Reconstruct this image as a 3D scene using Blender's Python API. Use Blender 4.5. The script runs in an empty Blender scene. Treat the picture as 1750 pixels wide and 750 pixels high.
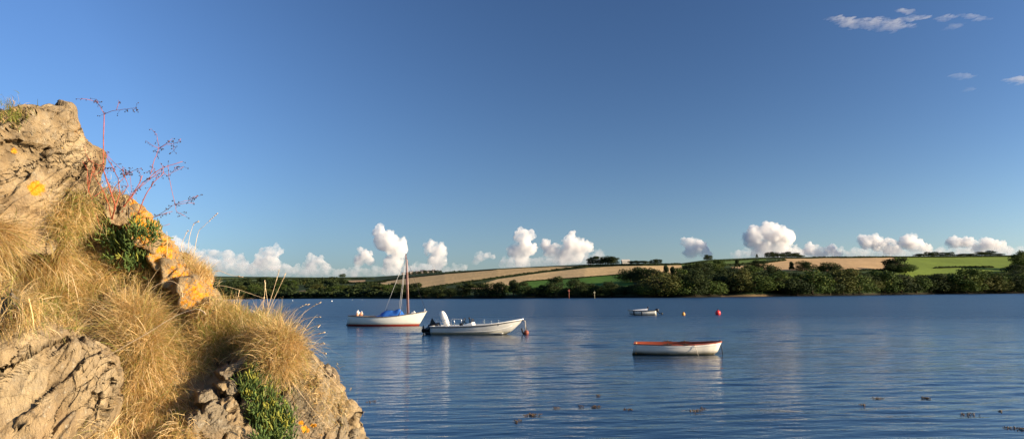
import bpy, math, random
import numpy as np
from mathutils import Vector, Matrix
from mathutils.bvhtree import BVHTree

R = math.radians
sc = bpy.context.scene
col = sc.collection

# ------------------------------------------------------------------ camera
CAMH, FPX, ROLL = 2.15, 1361.0, R(0.5)
PITCH = math.atan(128.4 / FPX)
fwd = Vector((0, math.cos(PITCH), math.sin(PITCH)))
up0 = Vector((0, -math.sin(PITCH), math.cos(PITCH)))
rt = Vector((1, 0, 0)) * math.cos(ROLL) - up0 * math.sin(ROLL)
up = up0 * math.cos(ROLL) + Vector((1, 0, 0)) * math.sin(ROLL)
cam = bpy.data.cameras.new('camera'); cam.lens = 28.0; cam.sensor_width = 36.0
cam.clip_start = 0.05; cam.clip_end = 60000
camo = bpy.data.objects.new('camera', cam); col.objects.link(camo)
camo.matrix_world = Matrix(((rt.x, up.x, -fwd.x, 0), (rt.y, up.y, -fwd.y, 0), (rt.z, up.z, -fwd.z, CAMH), (0, 0, 0, 1)))
sc.camera = camo
CAM = Vector((0, 0, CAMH))

# ------------------------------------------------------------------ light
SUN_AZ, SUN_EL = R(108), R(16)          # clockwise from +Y
sd = Vector((math.sin(SUN_AZ) * math.cos(SUN_EL), math.cos(SUN_AZ) * math.cos(SUN_EL), math.sin(SUN_EL)))
sun = bpy.data.lights.new('sun', 'SUN'); sun.energy = 5.0; sun.angle = R(0.53); sun.color = (1.0, 0.81, 0.58)
suno = bpy.data.objects.new('sun', sun); col.objects.link(suno)
suno.rotation_euler = sd.to_track_quat('Z', 'Y').to_euler()

world = bpy.data.worlds.new('World'); sc.world = world; world.use_nodes = True
nt = world.node_tree; nt.nodes.clear()
wo = nt.nodes.new('ShaderNodeOutputWorld'); bg = nt.nodes.new('ShaderNodeBackground')
sky = nt.nodes.new('ShaderNodeTexSky'); sky.sky_type = 'NISHITA'; sky.sun_disc = False
sky.sun_elevation = SUN_EL; sky.sun_rotation = SUN_AZ
sky.altitude = 0; sky.air_density = 1.0; sky.dust_density = 0.8; sky.ozone_density = 3.2
# clear evening air seen through a polarising filter: darkest ninety degrees from the sun
tc = nt.nodes.new('ShaderNodeTexCoord')
nrm = nt.nodes.new('ShaderNodeVectorMath'); nrm.operation = 'NORMALIZE'; nt.links.new(tc.outputs['Generated'], nrm.inputs[0])
dot = nt.nodes.new('ShaderNodeVectorMath'); dot.operation = 'DOT_PRODUCT'; nt.links.new(nrm.outputs[0], dot.inputs[0])
pd = Vector((math.sin(R(103)) * 0.97, math.cos(R(103)) * 0.97, 0.24)); dot.inputs[1].default_value = pd
sq = nt.nodes.new('ShaderNodeMath'); sq.operation = 'MULTIPLY'; nt.links.new(dot.outputs['Value'], sq.inputs[0]); nt.links.new(dot.outputs['Value'], sq.inputs[1])
sep = nt.nodes.new('ShaderNodeSeparateXYZ'); nt.links.new(nrm.outputs[0], sep.inputs[0])
# polariser: factor = lo + (1-lo)*clamp(dot^2*k)
mr = nt.nodes.new('ShaderNodeMapRange'); nt.links.new(sq.outputs[0], mr.inputs['Value'])
mr.inputs['From Min'].default_value = 0; mr.inputs['From Max'].default_value = 0.30
mr.inputs['To Min'].default_value = 0.62; mr.inputs['To Max'].default_value = 1.06
tint = nt.nodes.new('ShaderNodeVectorMath'); tint.operation = 'MULTIPLY'
nt.links.new(sky.outputs[0], tint.inputs[0]); tint.inputs[1].default_value = (0.785, 0.965, 1.28)
sca = nt.nodes.new('ShaderNodeVectorMath'); sca.operation = 'SCALE'
nt.links.new(tint.outputs[0], sca.inputs[0]); nt.links.new(mr.outputs[0], sca.inputs['Scale'])
# haze brightens the lowest band, most towards the sun
def wm(op, a, b):
    x = nt.nodes.new('ShaderNodeMath'); x.operation = op
    for k, v in ((0, a), (1, b)):
        if hasattr(v, 'is_output'): nt.links.new(v, x.inputs[k])
        else: x.inputs[k].default_value = v
    return x.outputs[0]
hz = wm('POWER', wm('SUBTRACT', 1.0, wm('ABSOLUTE', sep.outputs['Z'], 0)), 9)
sidew = nt.nodes.new('ShaderNodeMapRange'); nt.links.new(sep.outputs['X'], sidew.inputs['Value'])
sidew.inputs['From Min'].default_value = -0.25; sidew.inputs['From Max'].default_value = 0.30; sidew.inputs['To Min'].default_value = 0.12; sidew.inputs['To Max'].default_value = 1.45
hs = nt.nodes.new('ShaderNodeVectorMath'); hs.operation = 'SCALE'; hs.inputs[0].default_value = (1.12, 0.94, 0.78); nt.links.new(wm('MULTIPLY', hz, sidew.outputs[0]), hs.inputs['Scale'])
ha = nt.nodes.new('ShaderNodeVectorMath'); ha.operation = 'ADD'; nt.links.new(hs.outputs[0], ha.inputs[0]); ha.inputs[1].default_value = (1, 1, 1)
hm_ = nt.nodes.new('ShaderNodeVectorMath'); hm_.operation = 'MULTIPLY'; nt.links.new(sca.outputs[0], hm_.inputs[0]); nt.links.new(ha.outputs[0], hm_.inputs[1])
nt.links.new(hm_.outputs[0], bg.inputs['Color']); bg.inputs['Strength'].default_value = 0.0625
nt.links.new(bg.outputs[0], wo.inputs['Surface'])

sc.view_settings.view_transform = 'Standard'; sc.view_settings.look = 'None'
sc.view_settings.gamma = 1; sc.view_settings.exposure = 0.95; sc.view_settings.use_curve_mapping = False
sc.cycles.use_denoising = True
sc.cycles.max_bounces = 6; sc.cycles.diffuse_bounces = 3; sc.cycles.glossy_bounces = 3
sc.cycles.transparent_max_bounces = 16; sc.cycles.volume_bounces = 10
sc.cycles.sample_clamp_indirect = 6; sc.cycles.max_bounces = 10

# ------------------------------------------------------------------ helpers
def ray(x, y):
    v = fwd + rt * ((x - 875) / FPX) - up * ((y - 375) / FPX)
    return v
def P(x, y, d):
    """world point seen at photo pixel x, y at forward distance d"""
    v = ray(x, y); return CAM + v * (d / v.y)
def hor(x):
    return 503.4 - (x - 875) * math.tan(ROLL)
def onwater(x, y):
    v = ray(x, y); return CAM + v * (-CAMH / v.z)
def project(V):
    q = np.asarray(V) - np.array(CAM)
    w = q @ np.array(fwd)
    return 875 + FPX * (q @ np.array(rt)) / w, 375 - FPX * (q @ np.array(up)) / w

_rs = np.random.RandomState(7)
_perm = _rs.permutation(256); _perm = np.concatenate([_perm, _perm, _perm])
_g = _rs.normal(size=(256, 3)); _g /= np.linalg.norm(_g, axis=1)[:, None]
def perlin(p):
    p = np.asarray(p, float); i = np.floor(p).astype(int); f = p - i; u = f * f * f * (f * (f * 6 - 15) + 10)
    i &= 255; out = 0
    for dx in (0, 1):
        wx = u[:, 0] if dx else 1 - u[:, 0]
        for dy in (0, 1):
            wy = u[:, 1] if dy else 1 - u[:, 1]
            for dz in (0, 1):
                wz = u[:, 2] if dz else 1 - u[:, 2]
                h = _perm[_perm[_perm[(i[:, 0] + dx) & 255] + ((i[:, 1] + dy) & 255)] + ((i[:, 2] + dz) & 255)]
                g = _g[h]; out = out + wx * wy * wz * ((g[:, 0] * (f[:, 0] - dx)) + g[:, 1] * (f[:, 1] - dy) + g[:, 2] * (f[:, 2] - dz))
    return out * 1.5
def fbm(p, o=4, lac=2.03, gain=0.5):
    a = 1; s = 0; p = np.asarray(p, float)
    for k in range(o):
        s = s + a * perlin(p + 17.3 * k); p = p * lac; a *= gain
    return s
def ridged(p, o=4, gain=0.5):
    a = 1; s = 0; p = np.asarray(p, float)
    for k in range(o):
        s = s + a * (1 - 2 * np.abs(perlin(p + 9.1 * k))); p = p * 2.07; a *= gain
    return s

def tag(o, label=None, cat=None, group=None, kind=None):
    if label: o['label'] = label
    if cat: o['category'] = cat
    if group: o['group'] = group
    if kind: o['kind'] = kind
    return o
def mesh(name, V, F, mat=None, parent=None, smooth=True, attrs=None, fattrs=None):
    """one mesh object from arrays; F is (n,3|4) array or a list of such arrays"""
    me = bpy.data.meshes.new(name)
    V = np.asarray(V, np.float32)
    Fs = F if isinstance(F, (list, tuple)) else [F]
    Fs = [np.asarray(f, np.int32) for f in Fs if len(f)]
    nl = sum(f.size for f in Fs); npoly = sum(len(f) for f in Fs)
    me.vertices.add(len(V)); me.vertices.foreach_set('co', V.ravel())
    me.loops.add(nl); me.loops.foreach_set('vertex_index', np.concatenate([f.ravel() for f in Fs]))
    me.polygons.add(npoly)
    tot = np.concatenate([np.full(len(f), f.shape[1], np.int32) for f in Fs])
    st = np.concatenate([[0], np.cumsum(tot)[:-1]]).astype(np.int32)
    me.polygons.foreach_set('loop_start', st)
    me.polygons.foreach_set('use_smooth', np.full(npoly, smooth))
    for k, a in (attrs or {}).items():
        a = np.asarray(a, np.float32)
        if a.ndim == 1: at = me.attributes.new(k, 'FLOAT', 'POINT'); at.data.foreach_set('value', a)
        else: at = me.attributes.new(k, 'FLOAT_VECTOR', 'POINT'); at.data.foreach_set('vector', a.ravel())
    me.update(calc_edges=True); me.validate()
    if mat: me.materials.append(mat)
    o = bpy.data.objects.new(name, me); col.objects.link(o)
    if parent: o.parent = parent
    return o
def empty(name, loc=(0, 0, 0), rz=0):
    o = bpy.data.objects.new(name, None); col.objects.link(o)
    o.location = loc; o.rotation_euler = (0, 0, rz); o.empty_display_size = 0.2
    return o
class MB:
    """collects shapes for one mesh"""
    def __init__(s): s.V = []; s.F3 = []; s.F4 = []; s.n = 0
    def add(s, V, F):
        V = np.asarray(V, float); F = np.asarray(F, int)
        (s.F3 if F.shape[1] == 3 else s.F4).append(F + s.n); s.V.append(V); s.n += len(V)
    def box(s, lo, hi, m=None):
        x0, y0, z0 = lo; x1, y1, z1 = hi
        V = np.array([[x, y, z] for z in (z0, z1) for y in (y0, y1) for x in (x0, x1)], float)
        if m is not None: V = np.array([m @ Vector(v) for v in V])
        s.add(V, [[0, 2, 3, 1], [4, 5, 7, 6], [0, 1, 5, 4], [2, 6, 7, 3], [0, 4, 6, 2], [1, 3, 7, 5]])
    def tube(s, pts, r, n=6, cap=True):
        pts = [Vector(p) for p in pts]; k = len(pts)
        rr = list(r) if hasattr(r, '__len__') else [r] * k
        V = []; 
        for i, p in enumerate(pts):
            t = (pts[min(i + 1, k - 1)] - pts[max(i - 1, 0)]).normalized()
            a = t.cross(Vector((0, 0, 1)));
            if a.length < 0.05: a = t.cross(Vector((0, 1, 0)))
            a.normalize(); b = t.cross(a)
            for j in range(n):
                an = 2 * math.pi * j / n
                V.append(p + a * (math.cos(an) * rr[i]) + b * (math.sin(an) * rr[i]))
        F = [[i * n + j, i * n + (j + 1) % n, (i + 1) * n + (j + 1) % n, (i + 1) * n + j] for i in range(k - 1) for j in range(n)]
        if cap:
            V += [pts[0], pts[-1]]; c0 = k * n; c1 = c0 + 1
            T = [[c0, (j + 1) % n, j] for j in range(n)] + [[c1, (k - 1) * n + j, (k - 1) * n + (j + 1) % n] for j in range(n)]
            base = s.n; s.add(V, F); s.F3.append(np.array(T) + base)
        else: s.add(V, F)
    def ball(s, c, r, sub=2, sc_=(1, 1, 1), m=None):
        V, F = ico(sub); V = V * r * np.array(sc_)
        if m is not None: V = V @ np.array(m.to_3x3()).T
        s.add(V + np.array(c), F)
    def build(s, name, mat, parent=None, smooth=True, attrs=None):
        F = []
        if s.F4: F.append(np.concatenate(s.F4))
        if s.F3: F.append(np.concatenate(s.F3))
        return mesh(name, np.concatenate(s.V), F, mat, parent, smooth, attrs)
_ico = {}
def ico(sub):
    if sub in _ico: return _ico[sub]
    t = (1 + 5 ** .5) / 2
    V = np.array([(-1, t, 0), (1, t, 0), (-1, -t, 0), (1, -t, 0), (0, -1, t), (0, 1, t), (0, -1, -t), (0, 1, -t), (t, 0, -1), (t, 0, 1), (-t, 0, -1), (-t, 0, 1)], float)
    F = np.array([(0, 11, 5), (0, 5, 1), (0, 1, 7), (0, 7, 10), (0, 10, 11), (1, 5, 9), (5, 11, 4), (11, 10, 2), (10, 7, 6), (7, 1, 8), (3, 9, 4), (3, 4, 2), (3, 2, 6), (3, 6, 8), (3, 8, 9), (4, 9, 5), (2, 4, 11), (6, 2, 10), (8, 6, 7), (9, 8, 1)])
    V /= np.linalg.norm(V, axis=1)[:, None]
    for _ in range(sub):
        E = np.concatenate([F[:, [0, 1]], F[:, [1, 2]], F[:, [2, 0]]]); Es = np.sort(E, 1)
        uq, inv = np.unique(Es, axis=0, return_inverse=True); inv = inv.ravel()
        M = V[uq].mean(1); M /= np.linalg.norm(M, axis=1)[:, None]
        n = len(F); a = inv[:n] + len(V); b = inv[n:2 * n] + len(V); c = inv[2 * n:] + len(V)
        V = np.concatenate([V, M])
        F = np.concatenate([np.stack([F[:, 0], a, c], 1), np.stack([F[:, 1], b, a], 1), np.stack([F[:, 2], c, b], 1), np.stack([a, b, c], 1)])
    _ico[sub] = (V, F); return V, F
def grid_faces(nr, nc, wrap=False):
    i = np.arange(nr - 1)[:, None]; j = np.arange(nc if wrap else nc - 1)[None, :]
    a = i * nc + j; b = i * nc + (j + 1) % nc
    return np.stack([a, b, b + nc, a + nc], -1).reshape(-1, 4)

# ------------------------------------------------------------------ materials
class NM:
    def __init__(s, name):
        s.m = bpy.data.materials.new(name); s.m.use_nodes = True; s.t = s.m.node_tree; s.t.nodes.clear()
        s.out = s.t.nodes.new('ShaderNodeOutputMaterial'); s.b = s.t.nodes.new('ShaderNodeBsdfPrincipled')
        s.t.links.new(s.b.outputs[0], s.out.inputs[0]); s.b.inputs['Specular IOR Level'].default_value = 0.3
    def n(s, ty, **kw):
        x = s.t.nodes.new('ShaderNode' + ty)
        for k, v in kw.items(): setattr(x, k, v)
        return x
    def l(s, a, b): s.t.links.new(a, b)
    def coord(s, which='Object', scale=(1, 1, 1), rot=(0, 0, 0)):
        c = s.n('TexCoord'); m = s.n('Mapping'); s.l(c.outputs[which], m.inputs[0])
        m.inputs['Scale'].default_value = scale; m.inputs['Rotation'].default_value = rot
        return m.outputs[0]
    def noise(s, scale, vec=None, detail=5, rough=0.55, dist=0):
        x = s.n('TexNoise'); x.inputs['Scale'].default_value = scale; x.inputs['Detail'].default_value = detail
        x.inputs['Roughness'].default_value = rough; x.inputs['Distortion'].default_value = dist
        if vec is not None: s.l(vec, x.inputs['Vector'])
        return x.outputs['Fac']
    def ramp(s, fac, stops):
        x = s.n('ValToRGB'); s.l(fac, x.inputs[0]); e = x.color_ramp.elements
        while len(e) < len(stops): e.new(0.5)
        for i, (p, c) in enumerate(stops):
            e[i].position = p; e[i].color = (c, c, c, 1) if not hasattr(c, '__len__') else (*c, 1)
        return x.outputs[0]
    def mix(s, f, a, b, mode='MIX'):
        x = s.n('Mix', data_type='RGBA', blend_type=mode)
        for k, v in ((0, f), (6, a), (7, b)):
            if hasattr(v, 'is_output'): s.l(v, x.inputs[k])
            else: x.inputs[k].default_value = v if k == 0 else (*v, 1)
        return x.outputs[2]
    def math(s, op, a, b=0.5, clamp=False):
        x = s.n('Math', operation=op, use_clamp=clamp)
        for k, v in ((0, a), (1, b)):
            if hasattr(v, 'is_output'): s.l(v, x.inputs[k])
            else: x.inputs[k].default_value = v
        return x.outputs[0]
    def attr(s, name, vec=False):
        x = s.n('Attribute'); x.attribute_name = name; return x.outputs['Vector' if vec else 'Fac']
    def bump(s, h, strength=0.5, dist=0.02, prev=None):
        x = s.n('Bump'); x.inputs['Strength'].default_value = strength; x.inputs['Distance'].default_value = dist
        s.l(h, x.inputs['Height'])
        if prev is not None: s.l(prev, x.inputs['Normal'])
        return x.outputs[0]
    def set(s, **kw):
        for k, v in kw.items():
            i = s.b.inputs[{'color': 'Base Color', 'rough': 'Roughness', 'spec': 'Specular IOR Level', 'normal': 'Normal', 'metal': 'Metallic', 'ior': 'IOR', 'alpha': 'Alpha'}[k]]
            if hasattr(v, 'is_output'): s.l(v, i)
            else: i.default_value = (*v, 1) if hasattr(v, '__len__') else v
        return s
def simple(name, c, rough=0.5, var=0.12, scale=6, spec=0.4, metal=0):
    m = NM(name); v = m.coord(); f = m.noise(scale, v)
    c0 = tuple(x * (1 - var) for x in c); c1 = tuple(min(1, x * (1 + var)) for x in c)
    m.set(color=m.ramp(f, [(0.3, c0), (0.7, c1)]), rough=rough, spec=spec, metal=metal)
    m.set(normal=m.bump(m.noise(scale * 6, v), 0.15, 0.01)); return m.m
# ================================================================== water
def water_material():
    m = NM('estuary water')
    v = m.coord('Object')
    geo = m.n('NewGeometry'); ln = m.n('VectorMath', operation='LENGTH'); m.l(geo.outputs['Position'], ln.inputs[0])
    dist = ln.outputs['Value']
    # wind patches: calmer in the lee of the headland, livelier offshore
    calm = m.n('MapRange'); m.l(dist, calm.inputs[0]); calm.inputs['From Min'].default_value = 10; calm.inputs['From Max'].default_value = 80
    calm.inputs['To Min'].default_value = 0.25; calm.inputs['To Max'].default_value = 2.6
    patch = m.ramp(m.noise(0.09, m.coord('Object', (1, 2.2, 1)), 3), [(0.35, 0.55), (0.65, 1.0)])
    k = m.math('MULTIPLY', calm.outputs[0], patch)
    h1 = m.noise(4.2, m.coord('Object', (0.40, 1.0, 1), (0, 0, R(9))), 3, 0.5, 0.3)
    h2 = m.noise(12.0, m.coord('Object', (0.45, 1.0, 1), (0, 0, R(-4))), 3, 0.5, 0.2)
    h3 = m.noise(0.8, m.coord('Object', (0.5, 1.0, 1), (0, 0, R(5))), 4, 0.55, 0.4)
    hh = m.math('ADD', m.math('MULTIPLY', h1, 0.034), m.math('MULTIPLY', h2, 0.012))
    hh = m.math('MULTIPLY', hh, k)
    hh = m.math('ADD', hh, m.math('MULTIPLY', h3, 0.03))
    nb = m.bump(hh, 1.0, 1.0)
    rg = m.n('MapRange'); m.l(dist, rg.inputs[0]); rg.inputs['From Min'].default_value = 12; rg.inputs['From Max'].default_value = 78
    rg.inputs['To Min'].default_value = 0.02; rg.inputs['To Max'].default_value = 0.275
    m.set(color=(0.003, 0.022, 0.055), rough=rg.outputs[0], spec=0.43, ior=1.33, normal=nb)
    return m.m
def build_water():
    rows = [0.5, 2, 4, 6, 7.5]; r = 8.5
    while r < 112: rows.append(r); r += max(0.028, 0.0038 * r * (r / 22) ** 0.35)
    while r < 40000: rows.append(r); r *= 1.035
    rows = np.array(rows)
    a = np.concatenate([np.linspace(-37, 37, 760), np.linspace(39, 321, 90)])
    A = np.radians(a)
    rr, aa = np.meshgrid(rows, A, indexing='ij')
    X = (rr * np.sin(aa)).ravel(); Y = (rr * np.cos(aa)).ravel()
    rs = np.random.RandomState(3); Z = np.zeros(len(X))
    rf = rr.ravel(); stepr = np.maximum(0.028, 0.0038 * rf * (rf / 22) ** 0.35)
    for _ in range(64):
        lam = math.exp(rs.uniform(math.log(0.20), math.log(1.25)))
        th = R(90 + 7) + rs.normal(0, 0.27); kk = 2 * math.pi / lam
        slope = 0.0108 * (lam / 1.0) ** 0.12
        amp = slope / kk
        Z += np.clip(lam / (3.2 * stepr) - 1, 0, 1) * amp * np.sin(kk * (X * math.cos(th) + Y * math.sin(th)) + rs.uniform(0, 6.28))
    rf = rr.ravel()
    mid = np.clip((rf - 17) / 22, 0, 1)
    for _ in range(30):
        lam = math.exp(rs.uniform(math.log(0.7), math.log(2.6))); th = R(90 + 6) + rs.normal(0, 0.30); kk = 2 * math.pi / lam
        Z += mid * np.clip(lam / (2.6 * stepr) - 1, 0, 1) * 0.0125 / kk * np.sin(kk * (X * math.cos(th) + Y * math.sin(th)) + rs.uniform(0, 6.28))
    mod = 0.75 + 0.5 * fbm(np.stack([X * 0.09, Y * 0.14, 0 * X], 1), 3)
    fade = np.clip((110 - rf) / 40, 0, 1) * np.clip((rf - 6) / 3, 0, 1) * np.clip((rf - 5) / 16, 0.5, 1)
    inside = (np.abs(((aa.ravel() + math.pi) % (2 * math.pi)) - math.pi) < R(37.5))
    Z *= fade * mod * inside
    o = mesh('water', np.stack([X, Y, Z], 1), grid_faces(len(rows), len(A), True), water_material())
    tag(o, 'rippled blue estuary water reaching from the rocks to the far shore', None, None, 'structure')
build_water()

# ================================================================== clouds
def cloud_material(dens, name):
    m = bpy.data.materials.new(name); m.use_nodes = True; t = m.node_tree; t.nodes.clear()
    o = t.nodes.new('ShaderNodeOutputMaterial'); v = t.nodes.new('ShaderNodeVolumePrincipled')
    v.inputs['Color'].default_value = (1, 0.99, 0.972, 1); v.inputs['Density'].default_value = dens; v.inputs['Anisotropy'].default_value = 0.0
    c = t.nodes.new('ShaderNodeTexCoord'); n = t.nodes.new('ShaderNodeTexNoise'); n.inputs['Scale'].default_value = 0.010; n.inputs['Detail'].default_value = 4; n.inputs['Roughness'].default_value = 0.6
    t.links.new(c.outputs['Object'], n.inputs['Vector'])
    r = t.nodes.new('ShaderNodeMapRange'); t.links.new(n.outputs['Fac'], r.inputs[0]); r.inputs['From Min'].default_value = 0.36; r.inputs['From Max'].default_value = 0.62; r.inputs['To Min'].default_value = 0.05; r.inputs['To Max'].default_value = 1.6
    s = t.nodes.new('ShaderNodeSeparateXYZ'); t.links.new(c.outputs['Generated'], s.inputs[0])
    h = t.nodes.new('ShaderNodeMapRange'); t.links.new(s.outputs['Z'], h.inputs[0]); h.inputs['From Min'].default_value = 0.0; h.inputs['From Max'].default_value = 0.55; h.inputs['To Min'].default_value = 0.08; h.inputs['To Max'].default_value = 1.0
    a = t.nodes.new('ShaderNodeMath'); a.operation = 'MULTIPLY'; t.links.new(r.outputs[0], a.inputs[0]); t.links.new(h.outputs[0], a.inputs[1])
    b = t.nodes.new('ShaderNodeMath'); b.operation = 'MULTIPLY'; t.links.new(a.outputs[0], b.inputs[0]); b.inputs[1].default_value = dens; t.links.new(b.outputs[0], v.inputs['Density'])
    m.cycles.volume_step_rate = 0.5
    t.links.new(v.outputs[0], o.inputs['Volume']); return m
CLM = {}
def cloud(blobs, dist, label, dens=0.02, seed=0, rough=1.0):
    """blobs: (x, y, radius) in photo pixels; a heap of billows around each"""
    rs = np.random.RandomState(seed); C = []; Rr = []; Lv = []
    px = dist / FPX
    for (x, y, r) in blobs:
        c = np.array(P(x, y, dist)); rad = r * px
        C.append(c); Rr.append(rad * 0.86)
        for _ in range(int(16 * rough)):
            d = rs.normal(size=3); d /= np.linalg.norm(d)
            if d[2] < -0.5: continue
            r2 = rad * rs.uniform(0.16, 0.5); c2 = c + d * (rad * 0.86 - r2 * 0.15)
            C.append(c2); Rr.append(r2)
            for _ in range(9):
                d2 = rs.normal(size=3) + d * 0.9; d2 /= np.linalg.norm(d2)
                r3 = r2 * rs.uniform(0.16, 0.5); C.append(c2 + d2 * (r2 + r3 * 0.15)); Rr.append(r3)
    V0, F0 = ico(2); V = []; F = []; n = 0
    cen = np.mean([np.array(P(x, y, dist)) for x, y, r in blobs], axis=0)
    for c, r in zip(C, Rr):
        V.append(V0 * r + c - cen); F.append(F0 + n); n += len(V0)
    if dens not in CLM: CLM[dens] = cloud_material(dens * 1.7, 'cloud vapour')
    o = mesh('cloud', np.concatenate(V), np.concatenate(F), CLM[dens])
    o.location = cen
    rm = o.modifiers.new('union', 'REMESH'); rm.mode = 'VOXEL'; rm.voxel_size = max(0.85 * px, 2.0)
    tag(o, label, 'cloud', 'cumulus clouds low over the horizon', 'thing')
    return o
cloud([(655, 412, 20), (672, 422, 17), (683, 425, 17), (676, 448, 17), (668, 462, 15), (643, 398, 7), (649, 392, 9)], 9000, 'tallest cream cumulus tower, straight behind the sailing boat mast', 0.011, 1)
cloud([(624, 436, 11), (613, 447, 11), (632, 446, 10), (615, 426, 5)], 9400, 'small three-lobed cloud just left of the tallest tower', 0.010, 2)
cloud([(740, 424, 14), (752, 428, 14), (748, 446, 14), (746, 458, 11)], 9200, 'narrow cloud tower standing alone right of the mast', 0.009, 3)
cloud([(896, 405, 16), (898, 425, 17), (882, 432, 14), (892, 448, 14), (889, 402, 8)], 9000, 'smooth upright cumulus tower between two gaps over the tan field', 0.011, 4)
cloud([(975, 412, 15), (990, 422, 15), (1003, 424, 11), (972, 434, 20), (945, 430, 15), (933, 420, 10), (960, 445, 14), (985, 440, 14)], 9200, 'broad ragged cumulus left of the ridge-top copse', 0.010, 5)
cloud([(820, 440, 9), (832, 437, 7), (812, 448, 7), (843, 439, 5)], 9900, 'faint small arched cloud over the stubble hill', 0.004, 6)
cloud([(1178, 416, 12), (1192, 422, 14), (1204, 432, 12), (1180, 432, 13)], 9200, 'single compact cloud left of the lone ridge tree', 0.010, 7)
cloud([(1290, 405, 17), (1318, 402, 20), (1345, 405, 17), (1305, 424, 20), (1335, 426, 18), (1362, 430, 10), (1283, 416, 11)], 9000, 'largest cumulus bank over the ridge at right of centre', 0.012, 8)
cloud([(1388, 428, 13), (1403, 434, 10), (1420, 428, 11), (1432, 437, 8)], 9300, 'twin-bumped low cloud right of the largest bank', 0.011, 9)
cloud([(1480, 415, 14), (1500, 418, 15), (1520, 425, 15), (1550, 414, 15), (1568, 420, 14), (1585, 430, 10), (1535, 430, 10)], 9100, 'long lumpy cumulus above the reddish tan field', 0.011, 10)
cloud([(1632, 416, 11), (1655, 415, 11), (1690, 418, 14), (1712, 424, 11), (1672, 424, 11), (1728, 430, 7)], 9300, 'lumpy cloud above the green field, rightmost of the row', 0.011, 11)
cloud([(455, 432, 12), (470, 430, 11), (445, 450, 15), (468, 452, 15), (430, 462, 10)], 10500, 'pale hazy cumulus above the wood at far left', 0.0055, 12)
cloud([(390, 438, 14), (365, 436, 12), (410, 446, 12), (345, 440, 12), (325, 430, 13), (302, 418, 15), (285, 425, 14)], 10500, 'washed-out cloud bank behind the grassy rock ridge', 0.004, 13)
cloud([(532, 442, 10), (546, 446, 9), (530, 456, 12), (555, 455, 9)], 10500, 'pale two-humped small cloud between rock and mast', 0.0055, 14)

cloud([(300, 452, 18), (318, 452, 17), (338, 450, 17), (358, 452, 16), (378, 456, 16), (398, 458, 15), (418, 460, 15), (438, 462, 14), (458, 463, 14), (475, 464, 13), (492, 463, 12), (508, 464, 12), (524, 465, 12), (540, 466, 11), (556, 467, 11), (572, 468, 10), (588, 469, 10), (602, 470, 9)], 11500, 'long pale low cloud bank along the left horizon', 0.0030, 21)

def low_bank(x0, x1, y0, y1, r, label, seed):
    rs = np.random.RandomState(seed); n = int((x1 - x0) / (r * 1.1)) + 1
    cloud([(x0 + (x1 - x0) * k / (n - 1), y0 + (y1 - y0) * k / (n - 1) + rs.normal(0, 1.5), r * rs.uniform(0.8, 1.25)) for k in range(n)], 11500, label, 0.0022, seed)
low_bank(606, 790, 467, 459, 10, 'faint long cloud bank low behind the mast and village', 31)
low_bank(862, 1025, 452, 442, 11, 'faint cloud bank low between and behind the middle towers', 32)
low_bank(1262, 1745, 437, 432, 11, 'faint long cloud bank linking the clouds over the right-hand ridge', 33)

def wisp(strokes, dist, dens, label, seed):
    """thin high cloud: drawn-out shreds along strokes (x0, y0, x1, y1, thickness) in photo pixels"""
    rs = np.random.RandomState(seed); V0, F0 = ico(2); V = []; F = []; n = 0; px = dist / FPX
    cen = np.array(P(strokes[0][0], strokes[0][1], dist))
    for (x0, y0, x1, y1, th) in strokes:
        ln = math.hypot(x1 - x0, y1 - y0); k = max(5, int(ln * 0.9))
        for _ in range(k):
            t = np.clip(rs.normal(0.5, 0.24), 0, 1); e = 1 - abs(2 * t - 1) ** 2
            c = np.array(P(x0 + (x1 - x0) * t, y0 + (y1 - y0) * t + rs.normal(0, th * 0.33) * (0.3 + e), dist)) - cen
            a = px * rs.uniform(3, 10); b = px * rs.uniform(0.5, 1.5) * (0.4 + e)
            q = V0 * np.array([a, a * 1.0, b]); q[:, 2] += q[:, 0] * rs.normal(0.12, 0.1)
            V.append(q + c); F.append(F0 + n); n += len(V0)
    if ('w', dens) not in CLM: CLM[('w', dens)] = cloud_material(dens, 'thin cloud')
    o = mesh('cloud', np.concatenate(V), np.concatenate(F), CLM[('w', dens)]); o.location = cen
    rm = o.modifiers.new('union', 'REMESH'); rm.mode = 'VOXEL'; rm.voxel_size = 0.45 * px
    tag(o, label, 'cloud', 'thin high clouds', 'thing'); return o
wisp([(1425, 36, 1500, 46, 9), (1440, 40, 1560, 44, 12), (1480, 46, 1550, 47, 9), (1430, 38, 1480, 46, 10), (1520, 36, 1585, 30, 4), (1535, 18, 1565, 22, 3), (1412, 32, 1450, 33, 3), (1460, 40, 1540, 45, 14)], 7000, 0.0045, 'largest thin white wisp near the top right corner', 1)
wisp([(1600, 32, 1635, 28, 5), (1615, 50, 1645, 42, 6), (1640, 26, 1690, 33, 4)], 7000, 0.0022, 'faint shredded wisp right of the largest wisp', 2)
wisp([(1626, 129, 1664, 132, 6)], 7000, 0.0016, 'short faint wisp left of the bright right-edge streak', 3)
wisp([(1715, 138, 1760, 135, 8), (1725, 136, 1790, 132, 7)], 7000, 0.0045, 'bright white streak of cloud cut by the right edge', 4)
wisp([(1648, 156, 1662, 152, 4)], 7000, 0.0010, 'faintest fleck of cloud below the short wisp', 5)
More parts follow.
